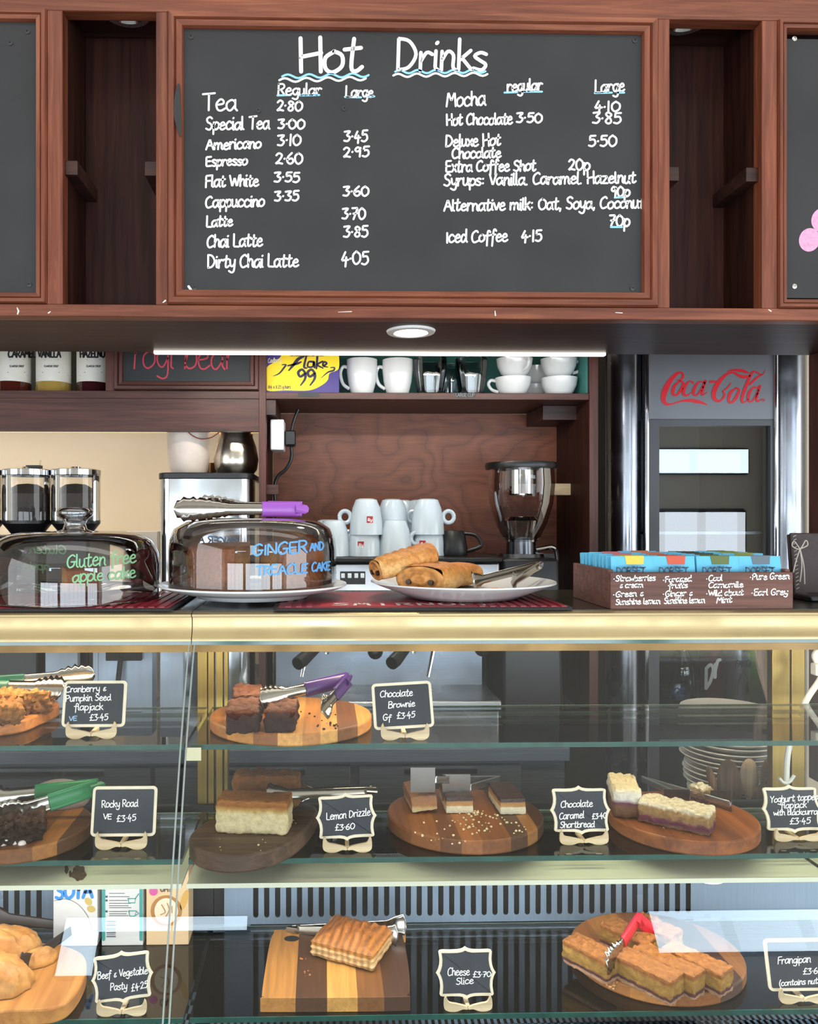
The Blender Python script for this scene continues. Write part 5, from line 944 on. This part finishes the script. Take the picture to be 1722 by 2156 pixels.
# ------------------------------------------------------------------ price boards on little wooden stands
def outline(style, w_, h):
    if style == 'round': return rrect(-w_/2, w_/2, 0, h, .007)
    q = [(0, 1), (.05, .955), (.12, .915), (.25, .885), (.5, .875), (.78, .885), (.87, .86), (.9, .8), (.885, .68), (.87, .5), (.885, .3), (.925, .15), (.965, .06), (1, 0)]
    q = q+[(x, -y) for x, y in q[-2::-1]]; q = q+[(-x, y) for x, y in q[-2:0:-1]]
    return [(x*w_/2, h/2+y*h/2) for x, y in q[::-1]]
def sign(cxp, foot, z, w_, top, bot, style, roll, texts, label, dlean=13, rz=0):
    c = H(cxp, foot, z); k = (c.y)/FP; w_ *= k; h = (bot-top)*k/1.02; b0 = (foot-bot)*k+.0005
    t = thing('price_board', label, 'price board', c); M0 = rot(c, R(rz)); M = rot(c+Vector((0, .004, b0)), R(rz), R(-dlean)) @ Matrix.Rotation(R(-roll), 4, 'Y')
    ol = outline(style, w_, h)[::1]
    ar = sum(a[0]*b[1]-b[0]*a[1] for a, b in zip(ol, ol[1:]+ol[:1]))
    if ar < 0: ol = ol[::-1]
    m = MB(M); m.prism(ol, .003, 'xz', 0); m.build('wooden_back', BOARDEDGE, t, fix=True)
    bw = .0046; cz = h/2; inner = []; n = len(ol)
    for i in range(n):
        a, b, d = Vector(ol[i-1]), Vector(ol[i]), Vector(ol[(i+1) % n]); e1, e2 = (b-a).normalized(), (d-b).normalized(); n1 = Vector((-e1.y, e1.x)); n2 = Vector((-e2.y, e2.x)); nn = (n1+n2); nn = nn/max(.6, nn.length_squared/2)*1.0 if nn.length > .1 else n1; inner.append(tuple(b+nn*bw*.98))
    m = MB(M); m.add([(x, -.0006, y) for x, y in inner], [tuple(range(n))]); m.build('slate', SLATE, t, smooth=False)
    p0 = M @ Vector((0, -.0012, 0)); nrm = (M.to_3x3() @ Vector((0, -1, 0))); mp = lambda a, b: HP(a, b, p0, nrm)
    for col, sub in ((INK, [q for q in texts if len(q) < 7]), (plain('blue_chalk_pen', '#8fb6d8', .7), [q for q in texts if len(q) == 7])):
        if sub:
            m = MB()
            for q in sub: write(m, q[0], q[1], q[2], q[3], q[4], mp, 1.9, q[5] if len(q) > 5 else None)
            m.build('lettering', col, t)
    fw = w_*.36; fh = b0+.011
    for s in (-1, 1):
        pts = crom([(s*fw, fh), (s*(fw-.004), fh*.62), (s*(fw-.014), fh*.52), (s*.006, b0*.55+.002), (s*.001, b0*.5), (s*.001, b0*.25), (s*.008, b0*.28), (s*fw*.55, 0), (s*fw*.85, .0002), (s*(fw+.003), b0*.4), (s*(fw+.003), fh*.8), (s*fw, fh)], 3)[:-1]
        m = MB(M0); m.prism(pts if sum(a[0]*b[1]-b[0]*a[1] for a, b in zip(pts, pts[1:]+pts[:1])) > 0 else pts[::-1], .004, 'xz', -.007); m.build('stand_foot', PALEWOOD, t, fix=True)
    m = MB(M0); m.box(-.003, .003, -.004, .03, b0*.25, b0*.6); m.build('stand_strut', PALEWOOD, t)
    return t
sign(194, 1553, SZ1, 132, 1436, 1533, 'round', 0, [('Cranberry &', 138, 1458, 224, 13, 1455), ('Pumpkin Seed', 138, 1477, 234, 13, 1474), ('flapjack', 156, 1496, 217, 14, 1494), ('VE', 145, 1518, 162, 9, 1517, 1), ('£3.45', 188, 1518, 228, 13, 1515)], 'rounded chalk price board for cranberry and pumpkin seed flapjack')
sign(852, 1556, SZ1, 128, 1438, 1536, 'round', 3, [('Chocolate', 800, 1468, 869, 14, 1465), ('Brownie', 817, 1491, 874, 13, 1487), ('Gf', 806, 1517, 824, 13), ('£3.45', 835, 1514, 874, 13, 1510)], 'rounded chalk price board for gluten free chocolate brownie')
sign(257, 1785, SZ2, 136, 1662, 1764, 'round', 0, [('Rocky Road', 214, 1700, 291, 15, 1698), ('VE', 217, 1725, 235, 11), ('£3.45', 245, 1731, 287, 14, 1727)], 'rounded chalk price board for rocky road')
sign(731, 1791, SZ2, 130, 1675, 1773, 'fancy', 2, [('Lemon Drizzle', 687, 1727, 780, 15, 1716), ('£3.60', 705, 1749, 747, 13, 1745)], 'fancy edged chalk price board for lemon drizzle cake')
sign(1227, 1775, SZ2, 130, 1659, 1760, 'fancy', 0, [('Chocolate', 1180, 1700, 1248, 14, 1698), ('Caramel', 1177, 1725, 1230, 14, 1722), ('£3.40', 1246, 1725, 1277, 12, 1722), ('Shortbread', 1179, 1743, 1252, 13, 1741)], 'fancy edged chalk price board for chocolate caramel shortbread')
sign(1677, 1768, SZ2, 130, 1656, 1757, 'fancy', 0, [('Yoghurt topped', 1621, 1690, 1724, 13, 1683), ('flapjack', 1643, 1702, 1698, 13, 1700), ('with blackcurrant', 1628, 1717, 1734, 12, 1714), ('£3.45', 1662, 1736, 1707, 13, 1733)], 'fancy edged chalk price board for yoghurt topped flapjack with blackcurrant')
sign(258, 2134, SZD, 130, 2014, 2116, 'fancy', 6, [('Beef & Vegetable', 205, 2062, 311, 15, 2050), ('Pasty', 232, 2086, 268, 15, 2082), ('£4.25', 276, 2088, 311, 15, 2078)], 'fancy edged chalk price board for beef and vegetable pasty')
sign(984, 2124, SZD, 128, 2004, 2108, 'fancy', 0, [('Cheese', 942, 2054, 989, 16, 2053), ('£3.70', 995, 2058, 1034, 12, 2056), ('Slice', 960, 2073, 997, 14, 2071)], 'fancy edged chalk price board for cheese slice')
sign(1688, 2108, SZD, 134, 1986, 2090, 'round', 0, [('Frangipan', 1637, 2030, 1707, 15, 2026), ('£3.60', 1690, 2052, 1732, 13, 2049), ('(contains nuts)', 1640, 2076, 1732, 12, 2070)], 'rounded chalk price board for frangipan that contains nuts')

# ------------------------------------------------------------------ boards
ST = ['#c88f4a', '#8a5a2c', '#d6a458', '#6e4424', '#b47a3c', '#e0b066', '#7d5029']
def stops(fr, cols): return [(f, c) for f, c in zip(fr, cols)]
z1 = SZ1+.0005; z2 = SZ2+.0005; z3 = SZD+.0005
WARM = wood('orange_board_wood', '#8a4f22', '#c98243', 'x', .45, 10); WALN = wood('walnut_board', '#3a2a20', '#6d5443', 'x', .5, 12); REDB = wood('reddish_board_wood', '#6a361b', '#a4602f', 'y', .45, 9)
flatboard('serving_board', 'orange wooden board under the cranberry flapjack', smooth_poly([HX(125, 1480, z1+.02), HX(90, 1500, z1+.02), HX(0, 1524, z1+.02), (-.72, 1.215), (-.9, 1.26), (-.9, 1.4), (-.62, 1.43), HX(85, 1468, z1+.02)]), z1, .02, WARM)
flatboard('serving_board', 'round striped wooden board under the chocolate brownies', disc((X(613, 1.31), 1.313), .1335, .122), z1, .02, striped('round_stripe_board', stops([0, .14, .3, .44, .58, .68, .78, .9], ['#9a6230', '#c08442', '#8a5429', '#d39a52', '#b87c3e', '#d09c56', '#7a4c28', '#cf8f4a'])))
flatboard('serving_board', 'dark round wooden board under the rocky road', disc((X(50, 1.275), 1.275), .105, .102), z2, .022, striped('dark_stripe_board', stops([0, .5, .72, .86], ['#5a3820', '#7a4d28', '#a06a36', '#53351f'])))
flatboard('serving_board', 'oval dark walnut board with a juice groove under the lemon cake', smooth_poly([HX(a, b, z2+.027) for a, b in ((398, 1768), (420, 1790), (475, 1801), (540, 1796), (605, 1774), (650, 1738), (668, 1703), (640, 1690), (560, 1686), (480, 1706), (415, 1742))]), z2, .027, WALN, bev=.004)
flatboard('serving_board', 'round striped wooden board under the caramel shortbread', disc((X(978, 1.31), 1.31), .1285, .118), z2, .022, striped('shortbread_board', stops([0, .12, .28, .4, .52, .7, .82, .9], ['#7a4a29', '#88532c', '#6a4023', '#945c31', '#7c4a26', '#4d311f', '#8c5f35', '#412b1e'])))
flatboard('serving_board', 'round reddish wooden board under the yoghurt flapjacks', disc((X(1437, 1.29), 1.292), .1165, .112), z2, .022, REDB)
flatboard('serving_board', 'round edged orange wooden board under the pasties', smooth_poly([HX(a, b, z3+.024) for a, b in ((-90, 2118), (40, 2126), (120, 2120), (160, 2090), (182, 2040), (168, 2004), (90, 1984), (-90, 1984))]), z3, .024, wood('pasty_board_wood', '#a8692c', '#d99a50', 'y', .45, 7))
cbp = [HX(a, b, z3+.022) for a, b in ((552, 2085), (556, 2098), (572, 2101), (840, 2099), (856, 2094), (863, 2080), (858, 2020), (846, 1966), (834, 1956), (600, 1957), (580, 1962), (568, 1985))]
cb2 = flatboard('serving_board', 'square striped wooden board with a finger hole under the cheese slice', smooth_poly(cbp, 4), z3, .022, striped('cheese_board', stops([0, .22, .42, .61, .78, .975], ['#b57d3e', '#53351f', '#c8954c', '#7d5029', '#4c301f', '#c08a44'])))
q = H(614, 1976, z3+.0225); m = MB(); m.prism(disc((q.x, q.y), .013, .009, 24), .0004, 'xy', z3+.0223); m.build('finger_hole', BLACKM, cb2, label='dark finger hole')
flatboard('serving_board', 'round brown wooden board under the frangipan slices', disc((X(1380, 1.335), 1.335), .1415, .128), z3, .02, striped('frangipan_board', stops([0, .2, .42, .68, .86], ['#a4672f', '#b97a3a', '#8d5526', '#4a2f20', '#8a5a30']), 0))

# ------------------------------------------------------------------ cakes and bakes
BROWN = layered('brownie', [(0, '#2a1711'), (.62, '#38201a'), (.8, '#4a2a1e'), (.9, '#7a4c38'), (1, '#8a5a44')], .75, .1, 50, .45, 1.0, 150)
def bake(name, label, cat, c, sx, sy, sz, mat, rz=0, seed=0, n=16, amp=.0022, fr=70, rnd=.16, fn=None, group=None, rx=0, ry=0):
    t = thing(name, label, cat, c, group); m = MB(rot(c, R(rz), R(rx), R(ry))); m.block(sx, sy, sz, n, amp, fr, rnd, seed, fn); m.build('cake', mat, t); return t
bt = z1+.0203
bake('brownie', 'chocolate brownie at the front of the round board, nearest the case joint', 'brownie', (X(514, 1.24), 1.238, bt), .048, .088, .034, BROWN, 2, 1, 26, .0042, 95, .1, group='brownies'); bake('brownie', 'chocolate brownie at the front of the round board, beside the bare wood', 'brownie', (X(594, 1.24), 1.24, bt), .045, .088, .034, BROWN, -2, 2, 26, .0048, 95, .1, group='brownies'); bake('brownie', 'chocolate brownie at the back of the round board', 'brownie', (X(522, 1.34), 1.342, bt), .049, .085, .034, BROWN, 6, 3, 24, .0042, 95, .1, group='brownies')
tongs('serving_tongs', 'steel tongs with a purple grip resting across the brownies', P(733, 1430, 1.33), [P(548, 1474, 1.24), P(676, 1496, 1.235)], (0, .35, 1), .017, .019, 'scallop', .3, plain('dark_purple_grip', '#38205a', .25), .5)
crumbs('brownie_crumbs', 'dark brownie crumbs scattered on the round striped board', [(X(650, 1.28), 1.28, .05), (X(690, 1.22), 1.23, .02)], bt, BROWN, 26, 4)
FLAP = layered('oat_flapjack', [(0, '#6a4426'), (.4, '#8a5a2e'), (.75, '#b37838'), (1, '#c48a48')], .75, .3, 90, .6, 1.3, 120)
bake('flapjack', 'large oaty cranberry flapjack slab on the orange board', 'flapjack', (X(12, 1.32), 1.335, bt), .125, .07, .036, FLAP, 22, 4, 34, .009, 130, .1); bake('flapjack', 'smaller oaty flapjack piece in front of the slab on the orange board', 'flapjack', (X(-30, 1.26), 1.265, bt), .10, .05, .03, FLAP, 22, 8, 30, .009, 130, .1)
GRN = plain('green_grip', '#1f7a48', .3)
tongs('serving_tongs', 'steel tongs with a dark green grip above the cranberry flapjack', P(-90, 1440, 1.36), [P(200, 1422, 1.40), P(134, 1448, 1.33)], (0, .5, 1), .014, .021, 'scallop', .3, plain('dark_green_grip', '#14503a', .3), .48)
# rocky road
b2_ = z2+.0223
t = bake('rocky_road', 'dark knobbly rocky road piece with white marshmallows', 'rocky road', (X(40, 1.235), 1.232, b2_), .072, .075, .034, layered('rocky_road_chocolate', [(0, '#1d1210'), (.7, '#36221b'), (1, '#5a4034')], .4, .3, 80, .6, 1.2, 140), 20, 6, 28, .010, 95, .15)
for i, (px, py, s) in enumerate(((16, 1766, .0055), (31, 1775, .006), (46, 1777, .006), (28, 1787, .004), (6, 1780, .007), (60, 1752, .004), (22, 1742, .004))):
    q = P(px, py, 1.197+.003*(i % 2)+(.02 if py < 1760 else 0)); MB().ball(q, s, s, s*.85, 8, .15, 120, i).build('marshmallow', plain('marshmallow', '#e3d8d2', .7), t)
tongs('serving_tongs', 'steel tongs with a bright green grip lying over the rocky road', P(206, 1657, 1.30), [P(-60, 1685, 1.30), P(-8, 1725, 1.22)], (0, .25, 1), .019, .024, 'scallop', .28, GRN, .50)
t = thing('drizzled_bun', 'pale cake drizzled with dark red lines behind the bright green tongs', 'cake', P(130, 1665, 1.36)); c = P(125, 1662, 1.36); c.z = z2+.024
MB().ball(c+Vector((0, 0, .012)), .052, .03, .028, 16, .05, 30, 3).build('icing', plain('greyish_icing', '#b9a8a4', .5), t); m = MB()
for k in range(6): m.tube([c+Vector((.052*math.sin(a)*.98, -.031*math.cos(a)*math.cos(b), .012+.029*math.cos(a)*math.sin(b+.6))) for b in [.15+.13*k] for a in [(-1.3+2.6*i/14) for i in range(15)]], .0011, 5)
m.build('drizzle', plain('dark_red_drizzle', '#6d2029', .4), t)
# lemon drizzle
bl_ = z2+.0273
LEM = layered('lemon_sponge', [(0, '#a8935a'), (.1, '#d2c298'), (.6, '#d0be90'), (.72, '#b08a48'), (.82, '#8f5624'), (1, '#9c642b')], .75, .12, 45, .25, 1.0, 130)
LEMT = layered('lemon_crust', [(0, '#9a6a34'), (.5, '#8f5a26'), (1, '#84501f')], .65, .3, 70, .35, 1.1, 160)
bake('lemon_cake', 'front slice of lemon cake showing its pale green yellow crumb', 'cake', (X(536, 1.235), 1.238, bl_), .112, .052, .05, LEM, -7, 11, 34, .0022, 150, .07); bake('lemon_cake', 'rear slice of lemon cake showing its golden crust', 'cake', (X(562, 1.335), 1.335, bl_), .112, .05, .056, LEMT, -3, 12, 30, .0035, 110, .22)
tongs('serving_tongs', 'plain steel tongs leaning over the lemon cake', P(783, 1664, 1.32), [P(560, 1674, 1.25), P(628, 1668, 1.345)], (0, .5, 1), .014, .016, 'claw', .2, None, cup_=.08)
crumbs('lemon_crumbs', 'pale lemon cake crumbs on the walnut board', [(X(520, 1.19), 1.19, .05), (X(600, 1.25), 1.25, .02)], bl_, plain('pale_crumb', '#d9c796', .8), 24, 5, .0013)
# caramel shortbread
SB = layered('caramel_shortbread', [(0, '#e6dcc0'), (.45, '#e2d6b4'), (.5, '#b98848'), (.72, '#a9743a'), (.78, '#3a2119'), (1, '#35201a')], .4, .07, 60, .15, .5, 150, spec=.5)
bs_ = z2+.0223
for px, y, rz_, lab, w_ in ((959, 1.345, 0, 'caramel shortbread bar in the middle, in front of the wide steel blade', .0455), (1066, 1.338, 2, 'caramel shortbread bar standing by itself beside the crumbs', .043)): bake('caramel_shortbread', lab, 'shortbread', (X(px, y), y, bs_), w_, .085, .0265, SB, rz_, px, 14, .0012, 90, .08, group='caramel shortbreads')
bake('caramel_shortbread', 'caramel shortbread bar lying tilted with its caramel showing', 'shortbread', (X(885, 1.345), 1.345, bs_+.003), .044, .08, .0265, layered('tilted_shortbread', [(0, '#e0d2ae'), (.25, '#cfae78'), (.4, '#a9774a'), (.85, '#8c5c38'), (.95, '#4a2c1e'), (1, '#3a2119')], .4, .15, 60, .2, .5, 150), 4, 33, 14, .002, 90, .1, ry=-6, group='caramel shortbreads')
BLADE = plain('smeared_steel_blade', '#8d8781', .22, 1, var=.15, vs=30)
def blade_tongs(label, blades, j):
    t = thing('cake_tongs', label, 'tongs', j)
    for (a, b, c_, d, D0_, D1_) in blades:
        pts = [P(a, d, D0_), P(c_, d, D1_), P(c_, b, D1_), P(a, b, D0_)]; m = MB(); m.add(pts, [(0, 1, 2, 3)]); m.build('blade', BLADE, t, solid=.0014, smooth=False)
        mid = (pts[1]+pts[2])/2; m = MB(); arm(m, j, mid, (0, 0, 1), .012, .012, None, .01, cup_=.05); m.build('arm', STEEL, t, solid=.0012)
    return t
blade_tongs('flat bladed steel cake tongs standing behind the caramel shortbread', [(864, 1616, 916, 1668, 1.30, 1.305), (931, 1630, 990, 1686, 1.325, 1.33)], P(1052, 1640, 1.41))
crumbs('shortbread_crumbs', 'pale shortbread crumbs scattered over the round striped board', [(X(1000, 1.26), 1.27, .05), (X(940, 1.22), 1.23, .05), (X(1005, 1.29), 1.30, .018), (X(1060, 1.24), 1.25, .04)], bs_, plain('shortbread_crumb', '#e0cfa4', .8), 90, 6, .0017)
# yoghurt flapjacks
def ridged(p, q):
    if q.z > .4: p = Vector((p.x, p.y, p.z+.0012*sin(q.x*22+q.y*5)))
    return p
YF = layered('yoghurt_flapjack', [(0, '#7d5c42'), (.16, '#6d4a3a'), (.24, '#5a2438'), (.36, '#6a3144'), (.46, '#8f6c48'), (.72, '#a5814f'), (.84, '#e2d2b4'), (1, '#ecdcba')], .7, .3, 70, .4, 1.0, 150)
bake('yoghurt_flapjack', 'yoghurt topped flapjack bar lying at an angle at the front of the reddish board', 'flapjack', (X(1424, 1.25), 1.25, b2_), .108, .05, .034, YF, -37, 21, 30, .003, 130, .1, ridged)
bake('yoghurt_flapjack', 'yoghurt topped flapjack piece standing beside the caramel shortbread price board', 'flapjack', (X(1316, 1.31), 1.315, b2_), .045, .085, .048, layered('yoghurt_flapjack_tall', [(0, '#5a3c28'), (.4, '#6d4a30'), (.5, '#6a2a44'), (.6, '#d9cfc4'), (.78, '#e6dcc8'), (1, '#e6c994')], .7, .12, 60, .25, .8, 140), -14, 22, 18, .003, 80, .12, ridged)
bake('flapjack_morsel', 'small broken flapjack morsel beside the steel blade', 'flapjack', (X(1480, 1.35), 1.352, b2_), .026, .024, .026, YF, 20, 23, 10, .006, 120, .2)
blade_tongs('flat bladed steel cake tongs on the reddish board among the yoghurt flapjacks', [(1496, 1664, 1540, 1726, 1.335, 1.30), (1398, 1662, 1452, 1708, 1.34, 1.31)], P(1350, 1640, 1.43))
crumbs('flapjack_crumbs', 'small flapjack crumbs on the reddish board', [(X(1440, 1.22), 1.225, .03), (X(1500, 1.27), 1.28, .03)], b2_, FLAP, 26, 7, .0014)
# pasties
b3_ = z3+.0243
PASTY = layered('golden_pasty_crust', [(0, '#b07838'), (.3, '#c48c44'), (.7, '#b57430'), (1, '#c48e4c')], .5, .6, 45, .3, .7, 70, spec=.5)
def pasty(c, rz, w_, d, h, label, seed):
    t = thing('pasty', label, 'pasty', c, 'pasties'); m = MB(rot(c, R(rz)))
    def fn(u, v):
        a = 2*pi*u; b = pi/2*(1-v); r = cos(b)**.8 if v < .999 else 1.0; z = sin(b)**1.0; cr = 1
        if sin(a) > .0 and v > .7: cr = 1+.10*sin(a*13)*((v-.7)/.3)*sin(a); z += .16*((v-.7)/.3)*sin(a)*(1+.5*sin(a*13))
        q = 1+.10*noise.noise(Vector((cos(a)*r*3, sin(a)*r*3, seed)))+.05*noise.noise(Vector((cos(a)*r*8, sin(a)*r*8, seed))); return Vector((w_/2*r*cos(a)*cr*q, d/2*r*sin(a)*cr*q, max(.001, h*z*q)))
    m.grid(fn, 64, 22, True); m.build('crust', PASTY, t); return t
pasty(tuple(H(-10, 2014, b3_)), 12, .15, .085, .046, 'golden crimped pasty at the back of the orange board', 3); pasty(tuple(H(-14, 2072, b3_)), -16, .125, .085, .044, 'golden crimped pasty at the front of the orange board', 8); pasty(tuple(H(82, 2026, b3_)), 30, .06, .04, .022, 'small flat end of a pasty showing past the black tongs', 12)
tongs('black_tongs', 'black plastic tongs lying across the pasties', P(160, 1952, 1.42), [P(-20, 1930, 1.40), P(40, 2038, 1.27)], (0, .5, 1), .014, .018, 'claw', .2, None, mat=plain('dark_brown_plastic', '#2a1f1c', .4), cup_=.05)
# cheese slice
def puff(p, q):
    e = max(abs(q.x), abs(q.y))*2; k = 1-max(0, e-.25)/.75; z = p.z
    if q.z > .1: z = p.z*(.1+.9*k**.7)+.0024*sin(q.x*40+q.y*10+sin(q.y*6))*min(1, k*2)
    if abs(q.z) < .49 and e > .9: p = Vector((p.x*(1+.022*sin(q.z*30)), p.y*(1+.022*sin(q.z*30)), z)); return p
    return Vector((p.x, p.y, z))
CS = layered('puff_pastry', [(0, '#a87238'), (.1, '#c79c66'), (.34, '#cfa871'), (.44, '#c48a44'), (.6, '#b06c2a'), (1, '#a35f22')], .5, .1, 60, .25, .8, 120, spec=.5)
q0 = H(743, 2006, b3_)
bake('cheese_slice', 'golden puff pastry cheese slice on the square striped board', 'pastry', (q0.x, 1.338, b3_), .112, .094, .044, CS, -26, 31, 36, .0022, 70, .1, puff)
tongs('serving_tongs', 'steel pastry tongs with a toothed end behind the cheese slice', P(614, 1958, 1.40), [P(856, 1946, 1.385), P(838, 1968, 1.345)], (0, .25, 1), .016, .017, 'claw', .16, None, cup_=.06)
crumbs('pastry_crumbs', 'two or three orange pastry crumbs on the square striped board', [(X(648, 1.27), 1.265, .012), (X(640, 1.30), 1.31, .006)], b3_, plain('orange_crumb', '#b8703a', .7), 8, 8, .0018)
# frangipan
FRG = layered('frangipan', [(0, '#a57a58'), (.17, '#a98060'), (.21, '#4a2428'), (.28, '#57282a'), (.34, '#98702e'), (.7, '#a57a38'), (.8, '#8f5522'), (1, '#a86c34')], .65, .1, 60, .35, 1.1, 110)
def almond(p, q):
    if q.z > .4: p = Vector((p.x, p.y, p.z+.0032*abs(noise.noise(Vector((p.x*170, p.y*120, 2))))))
    return p
dirv = Vector((.6, -.8, 0)); bf = z3+.0203
for i, (px, py, Ln, lab) in enumerate(((1294, 2066, .085, 'frangipan slice alone beside the red tongs, nearest the cheese price board'), (1426, 2110, .115, 'frangipan slice at the front of the board, first of the front row'), (1474, 2100, .105, 'frangipan slice in the middle of the front row'), (1532, 2094, .10, 'frangipan slice at the end of the front row by the frangipan price board'), (1372, 2026, .085, 'frangipan slice in the back row behind the red tongs'), (1425, 2012, .075, 'frangipan slice at the far end of the back row'))):
    f = H(px, py, bf); c = f-dirv*(Ln/2); wd = (.042, .042, .036, .038, .042, .042)[i]
    bake('frangipan_slice', lab, 'frangipan', (c.x, c.y, bf), wd, Ln, .037, FRG, math.degrees(math.atan2(dirv.x, -dirv.y)), 40+i, 36, .0025, 110, .07, almond, 'frangipan slices')
REDG = plain('red_grip', '#b81e2c', .3)
tongs('serving_tongs', 'steel tongs with a red grip standing over the frangipan', P(1345, 1936, 1.32), [P(1280, 2040, 1.225), P(1420, 2000, 1.34)], (.3, .4, 1), .016, .02, 'scallop', .42, REDG, .5)
crumbs('frangipan_crumbs', 'frangipan crumbs along the front of the round brown board', [(X(1290, 1.22), 1.235, .02), (X(1380, 1.22), 1.222, .012)], bf, plain('frangipan_crumb', '#b78a5a', .8), 30, 9, .0016)
# milk cartons standing on the deck behind the pasties
CARW = plain('white_carton', '#cbcac6', .4)
def carton(px0, px1, label, base, art):
    D = 1.405; x0, x1 = X(px0, D), X(px1, D); t = thing('milk_carton', label, 'carton', ((x0+x1)/2, D, SZD), 'milk cartons')
    B(x0, x1, D, D+.05, SZD+.0005, SZD+.205).build('carton', base, t, .001); art(t, on_plane(D-.0006), on_plane(D-.0012)); return t
def blob(t, name, mp, c, rx, ry, mat, rt=0): m = MB(); m.add([mp(c[0]+rx*cos(a)*cos(rt)-ry*sin(a)*sin(rt), c[1]+rx*cos(a)*sin(rt)+ry*sin(a)*cos(rt)) for a in [-2*pi*i/28 for i in range(28)]], [tuple(range(27, -1, -1))]); return m.build(name, mat, t)
def soya(t, mp, mp2):
    m = MB(); write(m, 'SOYA', 117, 1893, 195, 30, mp, 7, 1889, jit=.4); m.build('lettering', plain('soya_blue', '#2f7fc4', .5), t)
    for c, r_ in (((186, 1898), .9), ((192, 1914), .2)): blob(t, 'bean_picture', mp, c, 9, 7, plain('soya_bean_print', '#b9a35c', .5), r_)
    m = MB(); ribbon(m, crom([(114, 1897), (140, 1893), (165, 1905), (185, 1930), (195, 1960)], 5), 1.6, mp); m.build('line_print', plain('grey_brown_print', '#8f8880', .5), t)
def instr(t, mp, mp2):
    m = MB()
    for i, (a, b, y) in enumerate(((230, 262, 1881), (230, 272, 1888), (230, 268, 1896), (230, 275, 1902), (230, 270, 1907), (230, 276, 1911), (230, 268, 1919), (230, 266, 1924), (230, 270, 1928))): ribbon(m, [(a, y), (b, y)], 1.3, mp)
    for y in (1888, 1896, 1919): ribbon(m, [(224, y), (224.6, y)], 5, mp)
    for k in range(9): ribbon(m, [(225, 1940+k*4), (243, 1940+k*4)], 1.2 if k % 2 else 2.2, mp)
    m.build('small_print', plain('dark_small_print', '#4b5560', .6), t)
    m = MB(); ribbon(m, [(218, 1860), (218, 1978)], 7, mp); ribbon(m, [(297, 1860), (297, 1978)], 7, mp)
    for pts in (((270, 1892), (271, 1901), (284, 1901), (286, 1892), (269, 1892)), ((284, 1893), (292, 1882)), ((271, 1918), (273, 1929), (284, 1929), (287, 1918), (271, 1918)), ((287, 1920), (292, 1923), (286, 1927))): ribbon(m, list(pts), 2, mp2)
    m.build('teal_print', plain('teal_print', '#3b8f8a', .5), t)
def oat(t, mp, mp2):
    blob(t, 'pink_spot', mp, (323, 1877), 9, 9, plain('pink_print', '#c2528f', .5)); m = MB(); write(m, 'OAT', 337, 1877, 362, 14, mp, 3, jit=.3); m.build('lettering', plain('brown_print', '#6b5848', .5), t)
    blob(t, 'cup_picture', mp, (350, 1918), 33, 33, plain('coffee_brown_print', '#a9763f', .5)); blob(t, 'cup_picture', mp2, (350, 1918), 25, 27, plain('cream_foam_print', '#e0cdb0', .5)); m = MB()
    for pts in (((340, 1905), (348, 1920), (338, 1926)), ((352, 1902), (356, 1916), (349, 1930)), ((362, 1908), (362, 1922))): ribbon(m, crom(list(pts), 4), 2, on_plane(1.405-.0018))
    m.build('foam_pattern', plain('coffee_brown_print', '#a9763f', .5), t); blob(t, 'oat_picture', mp, (388, 1895), 7, 22, plain('oat_print', '#c79a4c', .5), .3)
carton(112, 205, 'white soya drink carton with blue lettering behind the pasties', CARW, soya); carton(214, 301, 'white carton turned to its instructions, with teal edges', CARW, instr); carton(308, 397, 'tan oat drink carton with a coffee cup picture', plain('tan_carton', '#d3b48a', .45), oat)
c = H(1513, 1864, SZC-.006); rl = thing('ring_lamp', 'small lit ring lamp under the cream shelf above the frangipan', 'lamp', (c.x, 1.21, SZC-.006)); MB().tube([(c.x+.024*cos(2*pi*i/40), 1.21+.024*sin(2*pi*i/40), SZC-.0075) for i in range(41)], .0032, 8, False).build('ring', plain('lit_ring', '#fff2d8', .4, emit=3), rl); MB().lathe([(0, 0), (.02, -.001), (.021, 0)], (c.x, 1.21, SZC-.0045), 24).build('reflector', CHROME, rl)  # emissive ring with a chrome disc under the shelf
def banded(mat, scale, rot_, lo):                                   # darker baked ridges across a top
    nt = mat.node_tree; b = nt.nodes['Principled BSDF']; src = b.inputs['Base Color'].links[0].from_socket
    tc = nt.nodes.new('ShaderNodeTexCoord'); mp = nt.nodes.new('ShaderNodeMapping'); mp.inputs['Rotation'].default_value = (0, 0, rot_); wv = nt.nodes.new('ShaderNodeTexWave'); wv.inputs['Scale'].default_value = scale; wv.inputs['Distortion'].default_value = 2.5; wv.inputs['Detail'].default_value = 2
    nt.links.new(tc.outputs['Object'], mp.inputs[0]); nt.links.new(mp.outputs[0], wv.inputs[0]); r = nt.nodes.new('ShaderNodeValToRGB'); r.color_ramp.elements[0].color = (lo, lo*.9, lo*.8, 1); r.color_ramp.elements[1].color = (1.1, 1.1, 1.1, 1); nt.links.new(wv.outputs['Fac'], r.inputs[0])
    mx = nt.nodes.new('ShaderNodeMix'); mx.data_type = 'RGBA'; mx.blend_type = 'MULTIPLY'; mx.inputs['Factor'].default_value = .8; nt.links.new(src, mx.inputs['A']); nt.links.new(r.outputs[0], mx.inputs['B']); nt.links.new(mx.outputs['Result'], b.inputs['Base Color'])
banded(CS, 26, R(24), .5)
